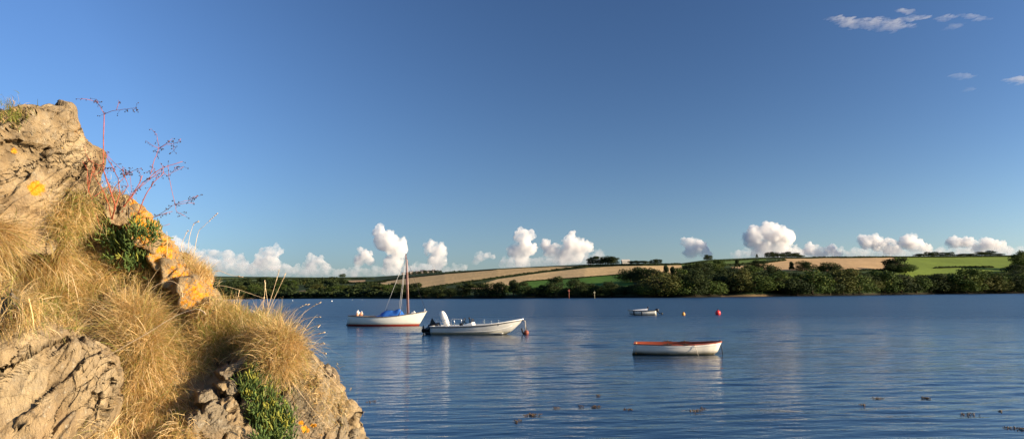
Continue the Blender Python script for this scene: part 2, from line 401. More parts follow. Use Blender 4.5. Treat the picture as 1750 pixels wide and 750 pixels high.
# ================================================================== far land
XS = np.array([-900, 100, 360, 450, 550, 640, 700, 760, 850, 930, 1000, 1100, 1165, 1210, 1300, 1400, 1500, 1560, 1650, 1750, 2100, 3000.])
SHO = np.array([900, 900, 860, 840, 780, 640, 560, 510, 480, 460, 440, 420, 418, 418, 425, 455, 500, 520, 550, 575, 600, 600.])
RID = np.array([2200, 2200, 2100, 2050, 2000, 1700, 1250, 1050, 900, 820, 760, 720, 720, 760, 820, 860, 880, 900, 930, 960, 1000, 1000.])
RY = np.array([472, 472, 472, 473, 474, 473, 469, 465, 459, 455, 452, 450, 450, 444, 440, 439, 438, 438, 437, 436, 436, 440.])
def shore_r(x): return np.interp(x, XS, SHO) + 7 * np.sin(x * 0.021) + 4 * np.sin(x * 0.067 + 1)
def land_z(x, d):
    """ground height at azimuth of photo column x and forward distance d"""
    x = np.asarray(x, float); d = np.asarray(d, float)
    rs_ = shore_r(x); rr_ = np.interp(x, XS, RID)
    zr = CAMH + (503.4 - (x - 875) * math.tan(ROLL) - np.interp(x, XS, RY)) / FPX * rr_
    t = np.clip((d - rs_) / (rr_ - rs_), -0.2, 3)
    z = zr * np.clip(t, 0, 1) ** 0.93
    bank = np.clip((d - rs_) / 9, 0, 1) * 1.2
    z = np.maximum(z, bank * (1 - np.clip(t * 3, 0, 1)) + z)
    z = np.where(t > 1, zr - (d - rr_) * 0.045, z)
    z = np.where(d < rs_, (d - rs_) * 0.12, z)
    return z
def land_pt(x, d):
    v = ray(x, hor(x)); X = v.x / v.y * d
    return Vector((X, d, float(land_z(x, d))))
def on_land(x, y):
    """the point of the far land that photo pixel x, y shows"""
    ds = np.linspace(float(shore_r(x)) + 1, float(np.interp(x, XS, RID)), 500)
    z = land_z(np.full(500, x), ds); v = ray(x, y)
    zz = CAMH + v.z / v.y * ds
    k = np.nonzero(z >= zz)[0]; d = ds[k[0]] if len(k) else ds[-1]
    return land_pt(x, float(d)), float(d)
def inpoly(x, y, poly):
    c = np.zeros(len(x), bool); n = len(poly)
    for i in range(n):
        x0, y0 = poly[i]; x1, y1 = poly[(i + 1) % n]
        if y0 == y1: continue
        k = ((y0 > y) != (y1 > y)) & (x < (x1 - x0) * (y - y0) / (y1 - y0) + x0); c ^= k
    return c
TAN1 = [(630, 492), (650, 482), (700, 474.5), (760, 468), (850, 460.5), (930, 456.5), (1005, 453.0), (930, 463.5), (850, 474.5), (750, 489.5), (700, 500)]
TAN2 = [(800, 492), (850, 477), (930, 466), (1005, 457), (1060, 454.5), (1165, 453), (1165, 470), (1060, 469), (970, 475.5), (895, 480.5), (860, 500)]
GRN1 = [(860, 490), (895, 481), (970, 476), (1075, 468), (1090, 500), (860, 500)]
GRN2 = [(1165, 451), (1210, 445), (1310, 441), (1310, 449), (1165, 456)]
TAN3 = [(1250, 456), (1310, 449), (1340, 442), (1530, 440), (1530, 462), (1400, 463), (1300, 461), (1250, 460)]
GRN3 = [(1530, 439), (1760, 437), (1760, 480), (1530, 480)]
GRN4 = [(370, 474.5), (600, 475.5), (600, 479), (500, 480), (370, 478)]
GRN5 = [(365, 482), (430, 479.5), (460, 482), (365, 487)]
TANS = [(594, 479), (624, 478.3), (624, 483), (592, 483)]
TANL = [(505, 497.5), (524, 496), (524, 499), (503, 499.5)]
TANM = [(548, 491.5), (562, 490.5), (560, 494), (548, 494.5)]
def build_land():
    xs = np.concatenate([np.linspace(-900, 300, 40), np.linspace(310, 1800, 900), np.linspace(1810, 3000, 50)])
    ds = np.concatenate([np.linspace(-0.06, 0, 4)[:-1], np.linspace(0, 1, 210) ** 1.15, np.linspace(1.02, 2.6, 24)])
    T, X = np.meshgrid(ds, xs, indexing='ij')
    rs_ = shore_r(X); rr_ = np.interp(X, XS, RID); D = rs_ + T * (rr_ - rs_)
    v = np.array([ray(x, hor(x)) for x in xs]); az = (v[:, 0] / v[:, 1])[None, :]
    Z = land_z(X, D)
    wx = (az * D).ravel(); wy = D.ravel(); wz = Z.ravel()
    V = np.stack([wx, wy, wz], 1)
    px, py = project(V)
    n1 = fbm(np.stack([wx * 0.02, wy * 0.02, wz * 0], 1), 4)
    px2 = px + n1 * 1.2; py2 = py + n1 * 0.5
    C = np.tile(np.array([[0.035, 0.055, 0.018]]), (len(V), 1))        # rough pasture and scrub
    C = C * (1 + 0.3 * n1[:, None])
    def paint(poly, c):
        k = inpoly(px2, py2, poly); C[k] = c
    paint(GRN4, (0.10, 0.13, 0.04)); paint(GRN5, (0.09, 0.11, 0.03))
    for p_ in (TANS, TANL, TANM): paint(p_, (0.42, 0.28, 0.15))
    paint(TAN1, (0.60, 0.41, 0.18)); paint(TAN2, (0.62, 0.43, 0.20)); paint(GRN1, (0.07, 0.15, 0.02)); paint(GRN2, (0.10, 0.15, 0.035))
    paint(TAN3, (0.50, 0.335, 0.165)); paint(GRN3, (0.17, 0.23, 0.035))
    fl = (px < 350) & (np.abs(perlin(np.stack([wx * 0.004, wy * 0.006, wx * 0 + 3], 1))) > 0.12); C[fl] = np.where((perlin(np.stack([np.floor(wx[fl] / 210), np.floor(wy[fl] / 160), wx[fl] * 0 + .5], 1) * 0.77) > 0)[:, None], [[0.42, 0.30, 0.15]], [[0.10, 0.15, 0.035]])
    hm = (n1 * 0.14)
    C *= (1 + hm)[:, None]
    # tramlines and drill rows in the stubble, damp sand and weed at the water's edge
    sh = (D - rs_).ravel()
    k = sh < 5
    C[k] = (0.03, 0.026, 0.016)
    k = (sh < 4.5) & (px > 1232) & (px < 1350); C[k] = (0.17, 0.12, 0.065)
    k = (sh < 1.2); C[k] = C[k] * 0.75
    m = NM('farmland'); g = m.coord('Object')
    a = m.attr('tone', True)
    f1 = m.ramp(m.noise(0.25, g, 6, 0.65), [(0.3, 0.86), (0.7, 1.12)])
    f2 = m.ramp(m.noise(0.5, m.coord('Object', (1, 0.06, 1), (0, 0, R(38))), 4, 0.6), [(0.35, 0.88), (0.65, 1.1)])
    cc = m.mix(1.0, m.mix(1.0, a, f1, 'MULTIPLY'), f2, 'MULTIPLY')
    m.set(color=cc, rough=0.95, spec=0.1, normal=m.bump(m.noise(0.9, g, 6, 0.7), 0.5, 0.6))
    o = mesh('hills', V, grid_faces(len(ds), len(xs)), m.m, attrs={'tone': C})
    tag(o, 'low farmed hills with stubble and green fields beyond the water', None, None, 'structure')
build_land()

# ---- foliage
def leaf_material(name, dark, light, warm):
    m = NM(name); v = m.attr('vary'); 
    c = m.ramp(v, [(0.0, dark), (0.6, light), (1.0, warm)])
    m.set(color=c, rough=0.75, spec=0.15)
    tr = m.n('BsdfTranslucent'); m.l(c, tr.inputs['Color'])
    mx = m.n('MixShader'); mx.inputs[0].default_value = 0.18
    m.l(m.b.outputs[0], mx.inputs[1]); m.l(tr.outputs[0], mx.inputs[2]); m.l(mx.outputs[0], m.out.inputs[0])
    return m.m
LEAF = [leaf_material('oak foliage', (0.016, 0.034, 0.006), (0.058, 0.090, 0.017), (0.14, 0.145, 0.028)),
        leaf_material('dark foliage', (0.012, 0.022, 0.008), (0.036, 0.052, 0.014), (0.075, 0.08, 0.022)),
        leaf_material('olive foliage', (0.030, 0.040, 0.010), (0.085, 0.092, 0.022), (0.15, 0.12, 0.035))]
BARK = simple('bark', (0.10, 0.075, 0.05), 0.9, 0.3, 3, 0.1)
def leaf_cloud(lobes, n, size, rs, fill=0.35, cut=-0.75):
    """leaf clumps as small bent quads on and inside the lobes; lobes = (centre, radii)"""
    w = np.array([np.prod(l[1]) ** (2 / 3) for l in lobes]); w /= w.sum()
    idx = rs.choice(len(lobes), n, p=w)
    c = np.array([l[0] for l in lobes])[idx]; rad = np.array([l[1] for l in lobes])[idx]
    d = rs.normal(size=(n, 3)); d /= np.linalg.norm(d, axis=1)[:, None]
    d[:, 2] = np.maximum(d[:, 2], cut * rs.rand(n))
    q = 1 - fill * rs.rand(n) ** 2
    q = q * (1 + 0.16 * perlin(d * 3.1 + idx[:, None] * 7.7) + 0.10 * perlin(d * 7 + idx[:, None] * 3))
    p = c + d * rad * q[:, None]
    nrm_ = d + rs.normal(size=(n, 3)) * 0.55; nrm_ /= np.linalg.norm(nrm_, axis=1)[:, None]
    a = np.cross(nrm_, rs.normal(size=(n, 3))); a /= np.linalg.norm(a, axis=1)[:, None]; b = np.cross(nrm_, a)
    s = size * rs.uniform(0.5, 1.25, n)[:, None]
    V = np.stack([p - a * s - b * s * 0.5, p + a * s * 0.3 - b * s * 0.8 + nrm_ * s * 0.2, p + a * s + b * s * 0.55, p - a * s * 0.4 + b * s + nrm_ * s * 0.15], 1).reshape(-1, 3)
    F = np.arange(4 * n).reshape(n, 4)
    lob = rs.rand(len(lobes))[idx]
    vary = np.clip(0.45 * rs.rand(n) + 0.4 * lob + 0.2 * perlin(p * 0.4), 0, 1)
    return V, F, np.repeat(vary, 4)
def crown_lobes(kind, rs):
    """unit tree: height 1, width about 1"""
    L = []
    if kind == 'round':
        L.append(((0, 0, 0.48), (0.42, 0.42, 0.44)))
        for k in range(5): L.append(((0.3 * math.cos(k * 1.26), 0.3 * math.sin(k * 1.26), 0.2), (0.22, 0.22, 0.22)))
        for k in range(13):
            a = rs.uniform(0, 6.28); e = rs.uniform(-0.35, 1.3); r = rs.uniform(0.13, 0.24)
            L.append(((0.40 * math.cos(a) * math.cos(e), 0.40 * math.sin(a) * math.cos(e), 0.5 + 0.38 * math.sin(e)), (r, r, r * 0.8)))
    elif kind == 'broad':
        L.append(((0, 0, 0.42), (0.5, 0.5, 0.42)))
        for k in range(6): L.append(((0.4 * math.cos(k * 1.05), 0.4 * math.sin(k * 1.05), 0.18), (0.24, 0.24, 0.22)))
        for k in range(17):
            a = rs.uniform(0, 6.28); q = rs.uniform(0.0, 0.62); r = rs.uniform(0.15, 0.27)
            L.append(((q * math.cos(a), q * math.sin(a), rs.uniform(0.3, 0.85) * (1 - 0.35 * q)), (r * 1.05, r * 1.05, r * 0.9)))
    elif kind == 'tall':
        for k in range(12):
            z = rs.uniform(0.2, 0.9); q = 0.26 * (1.05 - z); a = rs.uniform(0, 6.28); r = rs.uniform(0.11, 0.19)
            L.append(((q * math.cos(a), q * math.sin(a), z), (r, r, r * 1.15)))
    elif kind == 'flat':
        for k in range(12):
            a = rs.uniform(0, 6.28); q = rs.uniform(0, 0.5); r = rs.uniform(0.12, 0.2)
            L.append(((q * math.cos(a), q * math.sin(a), 0.72 + rs.uniform(-0.1, 0.08)), (r * 1.25, r * 1.25, r * 0.7)))
    elif kind == 'bush':
        for k in range(9):
            a = rs.uniform(0, 6.28); q = rs.uniform(0, 0.42); r = rs.uniform(0.18, 0.34)
            L.append(((q * math.cos(a), q * math.sin(a), 0.22 + rs.uniform(0, 0.4) * (1 - q)), (r * 1.2, r * 1.2, r)))
    return L
CROWN, TRUNK = {}, {}
def tree(x, d, hpx, wpx, kind='round', var=0, mat=0, label='', group=None, name='tree', cat='tree', sink=0.0):
    base = land_pt(x, d); h = hpx * d / FPX; w = wpx * d / FPX
    key = (kind, var, mat)
    if key not in CROWN:
        rs = np.random.RandomState(100 + var * 7 + len(kind))
        V, F, vy = leaf_cloud(crown_lobes(kind, rs), 3600, 0.026, rs)
        o = mesh('crown', V, F, LEAF[mat], None, False, {'vary': vy}); CROWN[key] = o.data
        b = MB(); b.tube([(0, 0, -0.06), (0.01, 0, 0.2), (0.0, 0.01, 0.42), (0.02, 0, 0.62)], [0.035, 0.028, 0.022, 0.01], 7)
        for k in range(5):
            a = k * 1.3 + var; b.tube([(0, 0, 0.24 + 0.05 * k), (0.13 * math.cos(a), 0.13 * math.sin(a), 0.42 + 0.05 * k), (0.27 * math.cos(a), 0.27 * math.sin(a), 0.55 + 0.05 * k)], [0.015, 0.011, 0.005], 5)
        t = b.build('trunk', BARK); TRUNK[key] = t.data
    else:
        o = bpy.data.objects.new('crown', CROWN[key]); col.objects.link(o)
        t = bpy.data.objects.new('trunk', TRUNK[key]); col.objects.link(t)
    e = empty(name, base - Vector((0, 0, sink * h)), random.uniform(0, 6.28)); e.scale = (w, w, h)
    o.parent = e; t.parent = e
    tag(e, label, cat, group); return e
ORD = ['first', 'second', 'third', 'fourth', 'fifth', 'sixth', 'seventh', 'eighth', 'ninth', 'tenth', 'eleventh', 'twelfth', 'thirteenth', 'fourteenth', 'fifteenth', 'sixteenth', 'seventeenth', 'eighteenth', 'nineteenth', 'twentieth']
def ordinal(n):
    n -= 1
    if n < 20: return ORD[n]
    return {2: 'twenty-', 3: 'thirty-', 4: 'forty-'}[(n + 1) // 10] .__add__(ORD[n % 10]) if (n + 1) % 10 else {3: 'thirtieth', 4: 'fortieth'}[(n + 1) // 10]
random.seed(5)
KN = {'round': 'rounded', 'broad': 'wide-spreading', 'tall': 'tall narrow', 'bush': 'low bushy', 'flat': 'flat-topped'}
# (x, top y, width px, kind, var, mat, extra distance behind the shore)
mid = [(690, 487, 30, 'round'), (708, 484, 26, 'round'), (727, 487, 30, 'bush'), (748, 489, 30, 'round'), (770, 489, 26, 'bush'), (790, 487, 28, 'round'), (812, 481, 32, 'flat'), (832, 477, 34, 'broad'),
       (852, 482, 30, 'round'), (877, 476, 28, 'tall'), (893, 482, 26, 'round'), (912, 487, 26, 'bush'), (929, 488, 24, 'round'), (948, 473, 30, 'round'), (966, 487, 26, 'bush'), (985, 477, 28, 'round'), (1002, 481, 30, 'broad'), (1024, 483, 28, 'bush'), (1045, 482, 30, 'round'), (1066, 486, 28, 'bush'), (1088, 485, 30, 'round')]
rgt = [(1108, 478, 34, 'bush'), (1130, 468, 46, 'broad'), (1160, 474, 44, 'broad'), (1188, 470, 40, 'round'), (1212, 475, 40, 'bush'), (1240, 470, 46, 'broad'), (1266, 466, 42, 'round'), (1290, 468, 44, 'broad'), (1318, 472, 40, 'bush'), (1338, 467, 44, 'round'), (1362, 470, 40, 'bush'), (1388, 466, 50, 'broad'), (1418, 471, 40, 'bush'),
       (1440, 468, 44, 'round'), (1468, 466, 44, 'broad'), (1490, 472, 36, 'bush'), (1512, 469, 44, 'round'), (1540, 468, 46, 'broad'), (1566, 472, 36, 'bush'), (1590, 470, 46, 'round'), (1614, 476, 30, 'bush'), (1650, 466, 62, 'round'), (1683, 468, 44, 'broad'), (1702, 472, 40, 'round'), (1730, 467, 44, 'broad'), (1756, 468, 40, 'round'), (1785, 466, 50, 'broad'), (1830, 468, 50, 'round')]
def bottom_y(x, d):
    p = land_pt(x, d); return float(project([p])[1][0])
for i, (x, ty, w, k) in enumerate(mid):
    d = float(shore_r(x)) + random.uniform(3, 7); h = bottom_y(x, d) - ty + 1.5
    tree(x, d, h, w * 1.12, k, i % 3, 1, 'dark %s tree on the middle shoreline, %s from the mast' % (KN[k], ordinal(i + 1)), 'dark trees along the middle of the far shore')
for i, (x, ty, w, k) in enumerate(rgt):
    d = float(shore_r(x)) + random.uniform(2.5, 6.5) + (5 if 1232 < x < 1345 else 0); h = (bottom_y(x, d) - ty + 1.5) * 1.07
    tree(x, d, h * (0.92, 1.12, 1.0, 1.15, 0.95)[i % 5], w * (1.1, 1.35, 1.2)[i % 3], k, i % 3, (0, 2, 0, 1, 0, 1, 2)[i % 7], 'green %s tree on the right-hand shoreline, %s after the green field' % (KN[k], ordinal(i + 1)), 'sunlit oaks along the right-hand far shore')
# the rank just behind them closes the belt
for i in range(34):
    x = 1112 + i * 20.5; d = float(shore_r(x)) + random.uniform(14, 20); k = ('round', 'broad', 'round')[i % 3]; h = (bottom_y(x, d) - float(np.interp(x, [1110, 1200, 1400, 1620, 1800], [472, 468, 467, 469, 466]))) * random.uniform(0.95, 1.12)
    tree(x, d, h, random.uniform(34, 46), k, i % 3, (1, 0, 1)[i % 3], 'dark %s tree in the second rank of the right-hand belt, %s from its left end' % (KN[k], ordinal(i + 1)), 'second rank of the right-hand shore belt')
# second rank on the slope behind the right-hand shore
bk = [(1078, 455, 34, 'broad'), (1092, 456, 28, 'round'), (1104, 457, 30, 'round'), (1122, 460, 30, 'round'), (1140, 453, 18, 'tall'), (1150, 457, 18, 'tall'), (1165, 457, 26, 'round'), (1185, 449, 34, 'round'), (1204, 446, 34, 'round'), (1226, 443, 26, 'round'), (1246, 452, 36, 'broad'), (1262, 444, 14, 'tall'), (1284, 452, 34, 'round'), (1298, 444, 26, 'round'), (1318, 450, 28, 'broad'),
      (1345, 456, 34, 'bush'), (1355, 447, 14, 'tall'), (1380, 444, 28, 'broad'), (1406, 453, 14, 'round'), (1420, 444, 30, 'broad'), (1440, 458, 30, 'bush'), (1470, 460, 30, 'bush'), (1500, 459, 34, 'bush'), (1535, 438, 34, 'round'), (1550, 445, 34, 'bush'), (1524, 447, 20, 'bush'), (1620, 462, 34, 'bush'), (1670, 459, 40, 'broad'), (1700, 460, 40, 'bush'), (1735, 458, 40, 'broad'), (1745, 428, 26, 'round'), (1738, 448, 34, 'bush'), (1765, 430, 30, 'round')]
for i, (x, ty, w, k) in enumerate(bk):
    by = {1262: 458, 1298: 460, 1355: 462, 1380: 463, 1406: 463, 1420: 464, 1535: 464, 1550: 466, 1524: 464, 1745: 462, 1765: 462, 1738: 466}.get(x, min(494, ty + 26))
    p, d = on_land(x, by); h = (by - ty)
    tree(x, d, h, w * 1.15, k, i % 3, 1 if (x < 1130 or i % 3) else 0, 'dark %s tree on the slope behind the shore, %s from its left end' % (KN[k], ordinal(i + 1)), 'trees on the slope above the shore trees')
# ridge line trees
rd = [(1010, 440, 12, 'round'), (1023, 438, 20, 'round'), (1036, 437, 22, 'broad'), (1049, 439, 20, 'round'), (1080, 445, 9, 'bush'), (1090, 444, 14, 'bush'), (1104, 444, 16, 'bush'), (1118, 444, 12, 'round'), (1126, 443, 12, 'round'), (1212, 436, 15, 'round'), (1296, 435, 6, 'tall'),
      (1318, 431, 16, 'round'), (1331, 430, 18, 'broad'), (1346, 431, 18, 'round'), (1360, 432, 18, 'broad'), (1370, 434, 12, 'bush'), (1575, 433, 18, 'bush'), (1590, 431, 16, 'round'), (1600, 431, 14, 'round'), (1615, 432, 16, 'round'), (1628, 431, 14, 'round'), (1644, 433, 18, 'bush'), (1662, 433, 18, 'bush'), (1682, 430, 20, 'broad'), (1696, 429, 18, 'round'), (1712, 433, 14, 'bush')]
for i, (x, ty, w, k) in enumerate(rd):
    d = float(np.interp(x, XS, RID)) - 3; h = bottom_y(x, d) - ty + 1
    nm = ['in the copse above the tan field', 'in the row right of the pale barn', 'alone on the skyline', 'in the skyline copse over the reddish field', 'in the skyline row over the green field'][0 if x < 1060 else 1 if x < 1150 else 2 if x < 1300 else 3 if x < 1400 else 4]
    tree(x, d, h, w * 1.15, k, i % 3, 1, '%s skyline tree %s, %s along the ridge' % (KN[k], nm, ordinal(i + 1)), 'trees standing on the ridge skyline')
# left: hillside wood that reads as one mass, with a few trees that stand out
def mass(name, poly_pts, n, size, label, mat=0, kind='stuff', cat=None, group=None, origin=None):
    rs = np.random.RandomState(len(label)); lob = []
    for (x, by, hpx, wpx) in poly_pts:
        if isinstance(by, tuple): d = by[0]; p = land_pt(x, d)
        else: p, d = on_land(x, by)
        h = hpx * d / FPX; w = wpx * d / FPX
        for _ in range(3):
            lob.append(((p.x + rs.normal(0, w * 0.25), p.y + rs.normal(0, w * 0.25), p.z + h * rs.uniform(0.3, 0.6)), (w * 0.36, w * 0.4, h * 0.45)))
    V, F, vy = leaf_cloud(lob, n, size, rs)
    c = np.array(lob[0][0]); o = mesh(name, V - c, F, LEAF[mat], None, False, {'vary': vy}); o.location = c
    tag(o, label, cat, group, kind); return o
rs = np.random.RandomState(11)
pts = []
for _ in range(230):
    x = rs.uniform(340, 720); lo = 507.0; hi = np.interp(x, [340, 400, 450, 560, 610, 640, 690, 720], [494, 488, 480, 480, 485, 490, 495, 498])
    y = rs.uniform(hi, lo)
    if (500 < x < 530 and 492 < y < 502) or (545 < x < 566 and 487 < y < 497) or (588 < x < 628 and y < 487): continue
    pts.append((x, y, rs.uniform(6, 11), rs.uniform(12, 22)))
for x in range(345, 700, 9): pts.append((x, (float(shore_r(x)) + 8,), 9, 16))
mass('woodland', pts, 60000, 1.15, 'dark wood covering the low far shore left of the mast', 1)
for i, (x, ty, by, w, k) in enumerate([(411, 487, 503, 22, 'round'), (436, 482, 502, 24, 'broad'), (497, 478, 490, 20, 'round'), (520, 477, 488, 10, 'tall'), (480, 484, 500, 24, 'round'), (500, 488, 500, 22, 'round'), (541, 482, 497, 22, 'broad'), (588, 484, 500, 26, 'broad'), (612, 492, 503, 18, 'round'), (653, 484, 504, 34, 'flat'), (665, 486, 505, 26, 'round'), (570, 488, 503, 22, 'round'), (455, 490, 505, 24, 'broad'), (585, 468, 474, 12, 'round')]):
    if x == 585: d = float(np.interp(x, XS, RID)) - 5
    else: p, d = on_land(x, by)
    tree(x, d, by - ty, w, k, i % 3, 2 if i % 3 == 0 else 0, ('tiny round tree alone on the left skyline' if x == 585 else '%s tree standing out of the left-hand wood, %s from its left end' % (KN[k], ordinal(i + 1))), 'trees that stand out of the left-hand wood')
pts = [(rs.uniform(-900, 350), (rs.uniform(900, 1500),), rs.uniform(6, 9), rs.uniform(12, 22)) for _ in range(260)] + [(x, (912.0,), 9, 18) for x in range(-900, 350, 12)]
mass('woodland', pts, 42000, 2.0, 'far wood on the low shore hidden behind the rock bank', 1)
# hedges: each hedge line is one thing
def hedge(pts, hpx, label, mat=1, dens=9):
    L = []
    for (x0, y0), (x1, y1) in zip(pts[:-1], pts[1:]):
        n = max(2, int(abs(x1 - x0) / 1.6))
        for t in np.linspace(0, 1, n, endpoint=False):
            x = x0 + (x1 - x0) * t; y = y0 + (y1 - y0) * t
            L.append((x, y, hpx * random.uniform(0.6, 1.25), hpx * 2.2))
    lob = []; rs = np.random.RandomState(int(pts[0][0]))
    for (x, y, h, w) in L:
        p, d = on_land(x, y); s = d / FPX
        lob.append(((p.x, p.y, p.z + h * s * 0.4), (w * s * 0.55, w * s * 0.5, h * s * 0.62)))
    V, F, vy = leaf_cloud(lob, len(lob) * 55, 0.55, rs)
    c = np.array(lob[0][0]); o = mesh('hedge', V - c, F, LEAF[mat], None, False, {'vary': vy}); o.location = c
    tag(o, label, 'hedge', 'hedgerows between the fields'); return o
hedge([(730, 493), (750, 490), (850, 475.5), (930, 465), (1005, 455.5)], 2.6, 'dark diagonal hedge dividing the two tan stubble fields')
hedge([(895, 481.3), (970, 476.3), (1065, 469.3)], 0.7, 'thin low hedge along the top of the green field')
hedge([(1005, 455), (1060, 453.6), (1165, 451.6)], 2.0, 'hedge under the ridge copse along the top of the tan field')
hedge([(1165, 452), (1210, 447.5), (1310, 442.5), (1400, 440.5)], 1.2, 'thin ridge hedge right of the lone skyline tree')
hedge([(1225, 455), (1310, 449.5), (1345, 445)], 2.4, 'short dark hedge slanting down to the lone slope trees')
hedge([(1390, 440.5), (1460, 440), (1530, 439.6)], 1.8, 'dark hedge along the top of the reddish tan field')
hedge([(1530, 440), (1640, 439.5), (1750, 438.5)], 1.6, 'skyline hedge along the top of the right-hand green field')
hedge([(1600, 458.5), (1640, 457), (1700, 457)], 2.2, 'short hedge lying across the middle of the right-hand green field')
hedge([(1425, 464), (1480, 462.5), (1530, 462)], 2.4, 'low hedge along the foot of the reddish tan field')
hedge([(640, 482), (700, 474.5), (760, 468.2), (850, 460.7)], 1.4, 'long thin hedge along the upper edge of the stubble hill')
hedge([(360, 479), (420, 477), (480, 477.5), (560, 476), (640, 477)], 2.0, 'dark hedge crossing the left-hand hillside')
hedge([(360, 488), (400, 484), (440, 482)], 2.2, 'short hedge low on the far left hillside')
hedge([(590, 484), (625, 483.5), (660, 482)], 2.0, 'hedge under the small tan field left of the mast')
# wooded far hump and the village
def hump():
    pts = []
    for x in np.linspace(752, 838, 26):
        d = float(np.interp(x, XS, RID)) + 250; z = land_pt(x, d)
        pts.append((x, d))
    lob = []
    for x, d in pts:
        v = ray(x, np.interp(x, [752, 775, 800, 838], [468, 463.5, 463, 462.0]) + 3); s = d / FPX
        lob.append(((v.x / v.y * d, d, CAMH + v.z / v.y * d), (9, 9, 3.5 * s)))
    rs = np.random.RandomState(4); V, F, vy = leaf_cloud(lob, 2600, 1.2, rs)
    c = np.array(lob[0][0]); o = mesh('woodland', V - c, F, LEAF[1], None, False, {'vary': vy}); o.location = c
    tag(o, 'far dark wood just behind the crest of the stubble hill', None, None, 'stuff')
hump()
WHITE = simple('white render', (0.50, 0.46, 0.40), 0.8, 0.06, 1, 0.2)
SLATE = simple('slate roof', (0.16, 0.15, 0.16), 0.7, 0.15, 2, 0.3)
GLASS = simple('dark pane', (0.03, 0.04, 0.05), 0.15, 0.1, 2, 0.5)
def house(x, y, d, w, h, dep, label, cat='house', roofm=None):
    v = ray(x, y); p = Vector((v.x / v.y * d, d, CAMH + v.z / v.y * d)); e = empty('house' if cat == 'house' else 'barn', p, random.uniform(-0.5, 0.5))
    b = MB(); b.box((-w / 2, -dep / 2, -6), (w / 2, dep / 2, h)); b.build('wall', WHITE, e, False)
    r = MB(); o = 0.35; rh = dep * 0.38
    Vr = [(-w / 2 - o, -dep / 2 - o, h - .1), (w / 2 + o, -dep / 2 - o, h - .1), (w / 2 + o, dep / 2 + o, h - .1), (-w / 2 - o, dep / 2 + o, h - .1), (-w / 2 - o, 0, h + rh), (w / 2 + o, 0, h + rh)]
    r.add(Vr, [[0, 1, 5, 4], [2, 3, 4, 5], [0, 3, 2, 1]]); r.add(Vr, [[0, 4, 3], [1, 2, 5]]); rf = r.build('roof', roofm or SLATE, e, False)
    if cat == 'house':
        c = MB(); c.box((w * 0.3, -0.4, h + rh * 0.5), (w * 0.3 + 0.9, 0.4, h + rh + 1)); c.build('chimney', WHITE, rf, False)
        for k in (-0.28, 0.28):
            q = MB(); q.box((w * k - .5, -dep / 2 - .04, h * 0.35), (w * k + .5, -dep / 2 + .02, h * 0.75)); q.build('window', GLASS, e, False)
    tag(e, label, cat, 'village houses on the far skyline' if cat == 'house' else None)
for i, (x, y, w) in enumerate([(703, 468.0, 7), (713, 467.8, 6), (722, 466.2, 8), (731, 466.8, 7), (741, 465.4, 6), (689, 470.4, 6)]):
    house(x, y, 1500, w, 3.6, 5.5, ['cream house leftmost but one in the skyline village', 'small cream house in the middle of the skyline village', 'widest cream house of the skyline village', 'cream house right of the widest village house', 'rightmost cream house of the skyline village', 'leftmost cream house, apart and just behind the mast'][i])
for i, (x, y) in enumerate([(697, 467), (708, 466), (717, 465.5), (727, 464), (736, 464), (746, 463.5), (752, 464.5)]):
    v = ray(x, y); d = 1490
    e = tree(x, d, 6, 9, 'round', i % 3, 1, 'small dark tree among the skyline village houses, %s from the left' % ordinal(i + 1), 'trees among the village houses')
    e.location = Vector((v.x / v.y * d, d, CAMH + ray(x, y + 3.5).z / v.y * d)) 
house(1069, 451.5, 735, 7, 2.6, 5, 'pale cream barn on the ridge right of the round copse', 'barn', WHITE)
# ================================================================== boats
def hull_shape(L, B, sheer, keel, half, stem, transom, full, ns=34, nv=14):
    """lofted half sections -> rows of points. s 0 stern .. 1 bow; callables of s give z of sheer, z of keel, half beam"""
    S = np.linspace(0, 1, ns) ** 0.92; U = np.linspace(0, 1, nv); out = np.zeros((ns, nv, 3))
    for i, s in enumerate(S):
        zs, zk, b, p = sheer(s), keel(s), half(s) * B / 2, full(s)
        for j, u in enumerate(U):
            z = zk + (zs - zk) * u ** 1.25
            y = b * (1 - (1 - u) ** p) ** (1 / 1.35)
            x = -L / 2 + L * s + stem * (s ** 6) * ((z - zk) / max(zs - zk, 1e-3) - 1) - transom * (1 - s) ** 8 * ((z - zk) / (zs - zk) - 1) * -1
            out[i, j] = (x, y, z)
    return out
def hull_mesh(name, half, mat, parent, zmin=None, zmax=None, closed_stern=True, inward=0.0):
    ns, nv, _ = half.shape
    if inward:
        half = half.copy(); half[:, :, 1] = np.maximum(half[:, :, 1] - inward, 0.0); half[:, :, 2] += inward * 0.9 * (1 - np.linspace(0, 1, nv))[None, :]
        half[-4:, :, 0] -= inward; half[0, :, 0] += inward
    full = np.concatenate([half[:, ::-1] * [1, 1, 1], half[:, 1:] * [1, -1, 1]], 1); nc = full.shape[1]
    V = full.reshape(-1, 3); F = [grid_faces(ns, nc)]
    F3 = []
    if closed_stern:
        c = len(V); V = np.concatenate([V, [[full[0, :, 0].mean(), 0, (full[0, 0, 2] + full[0, nv - 1, 2]) / 2]]])
        F3 = [[c, j + 1, j] for j in range(nc - 1)] + [[c, 0, nc - 1]]
    o = mesh(name, V, F + ([np.array(F3)] if F3 else []), mat, parent)
    return o
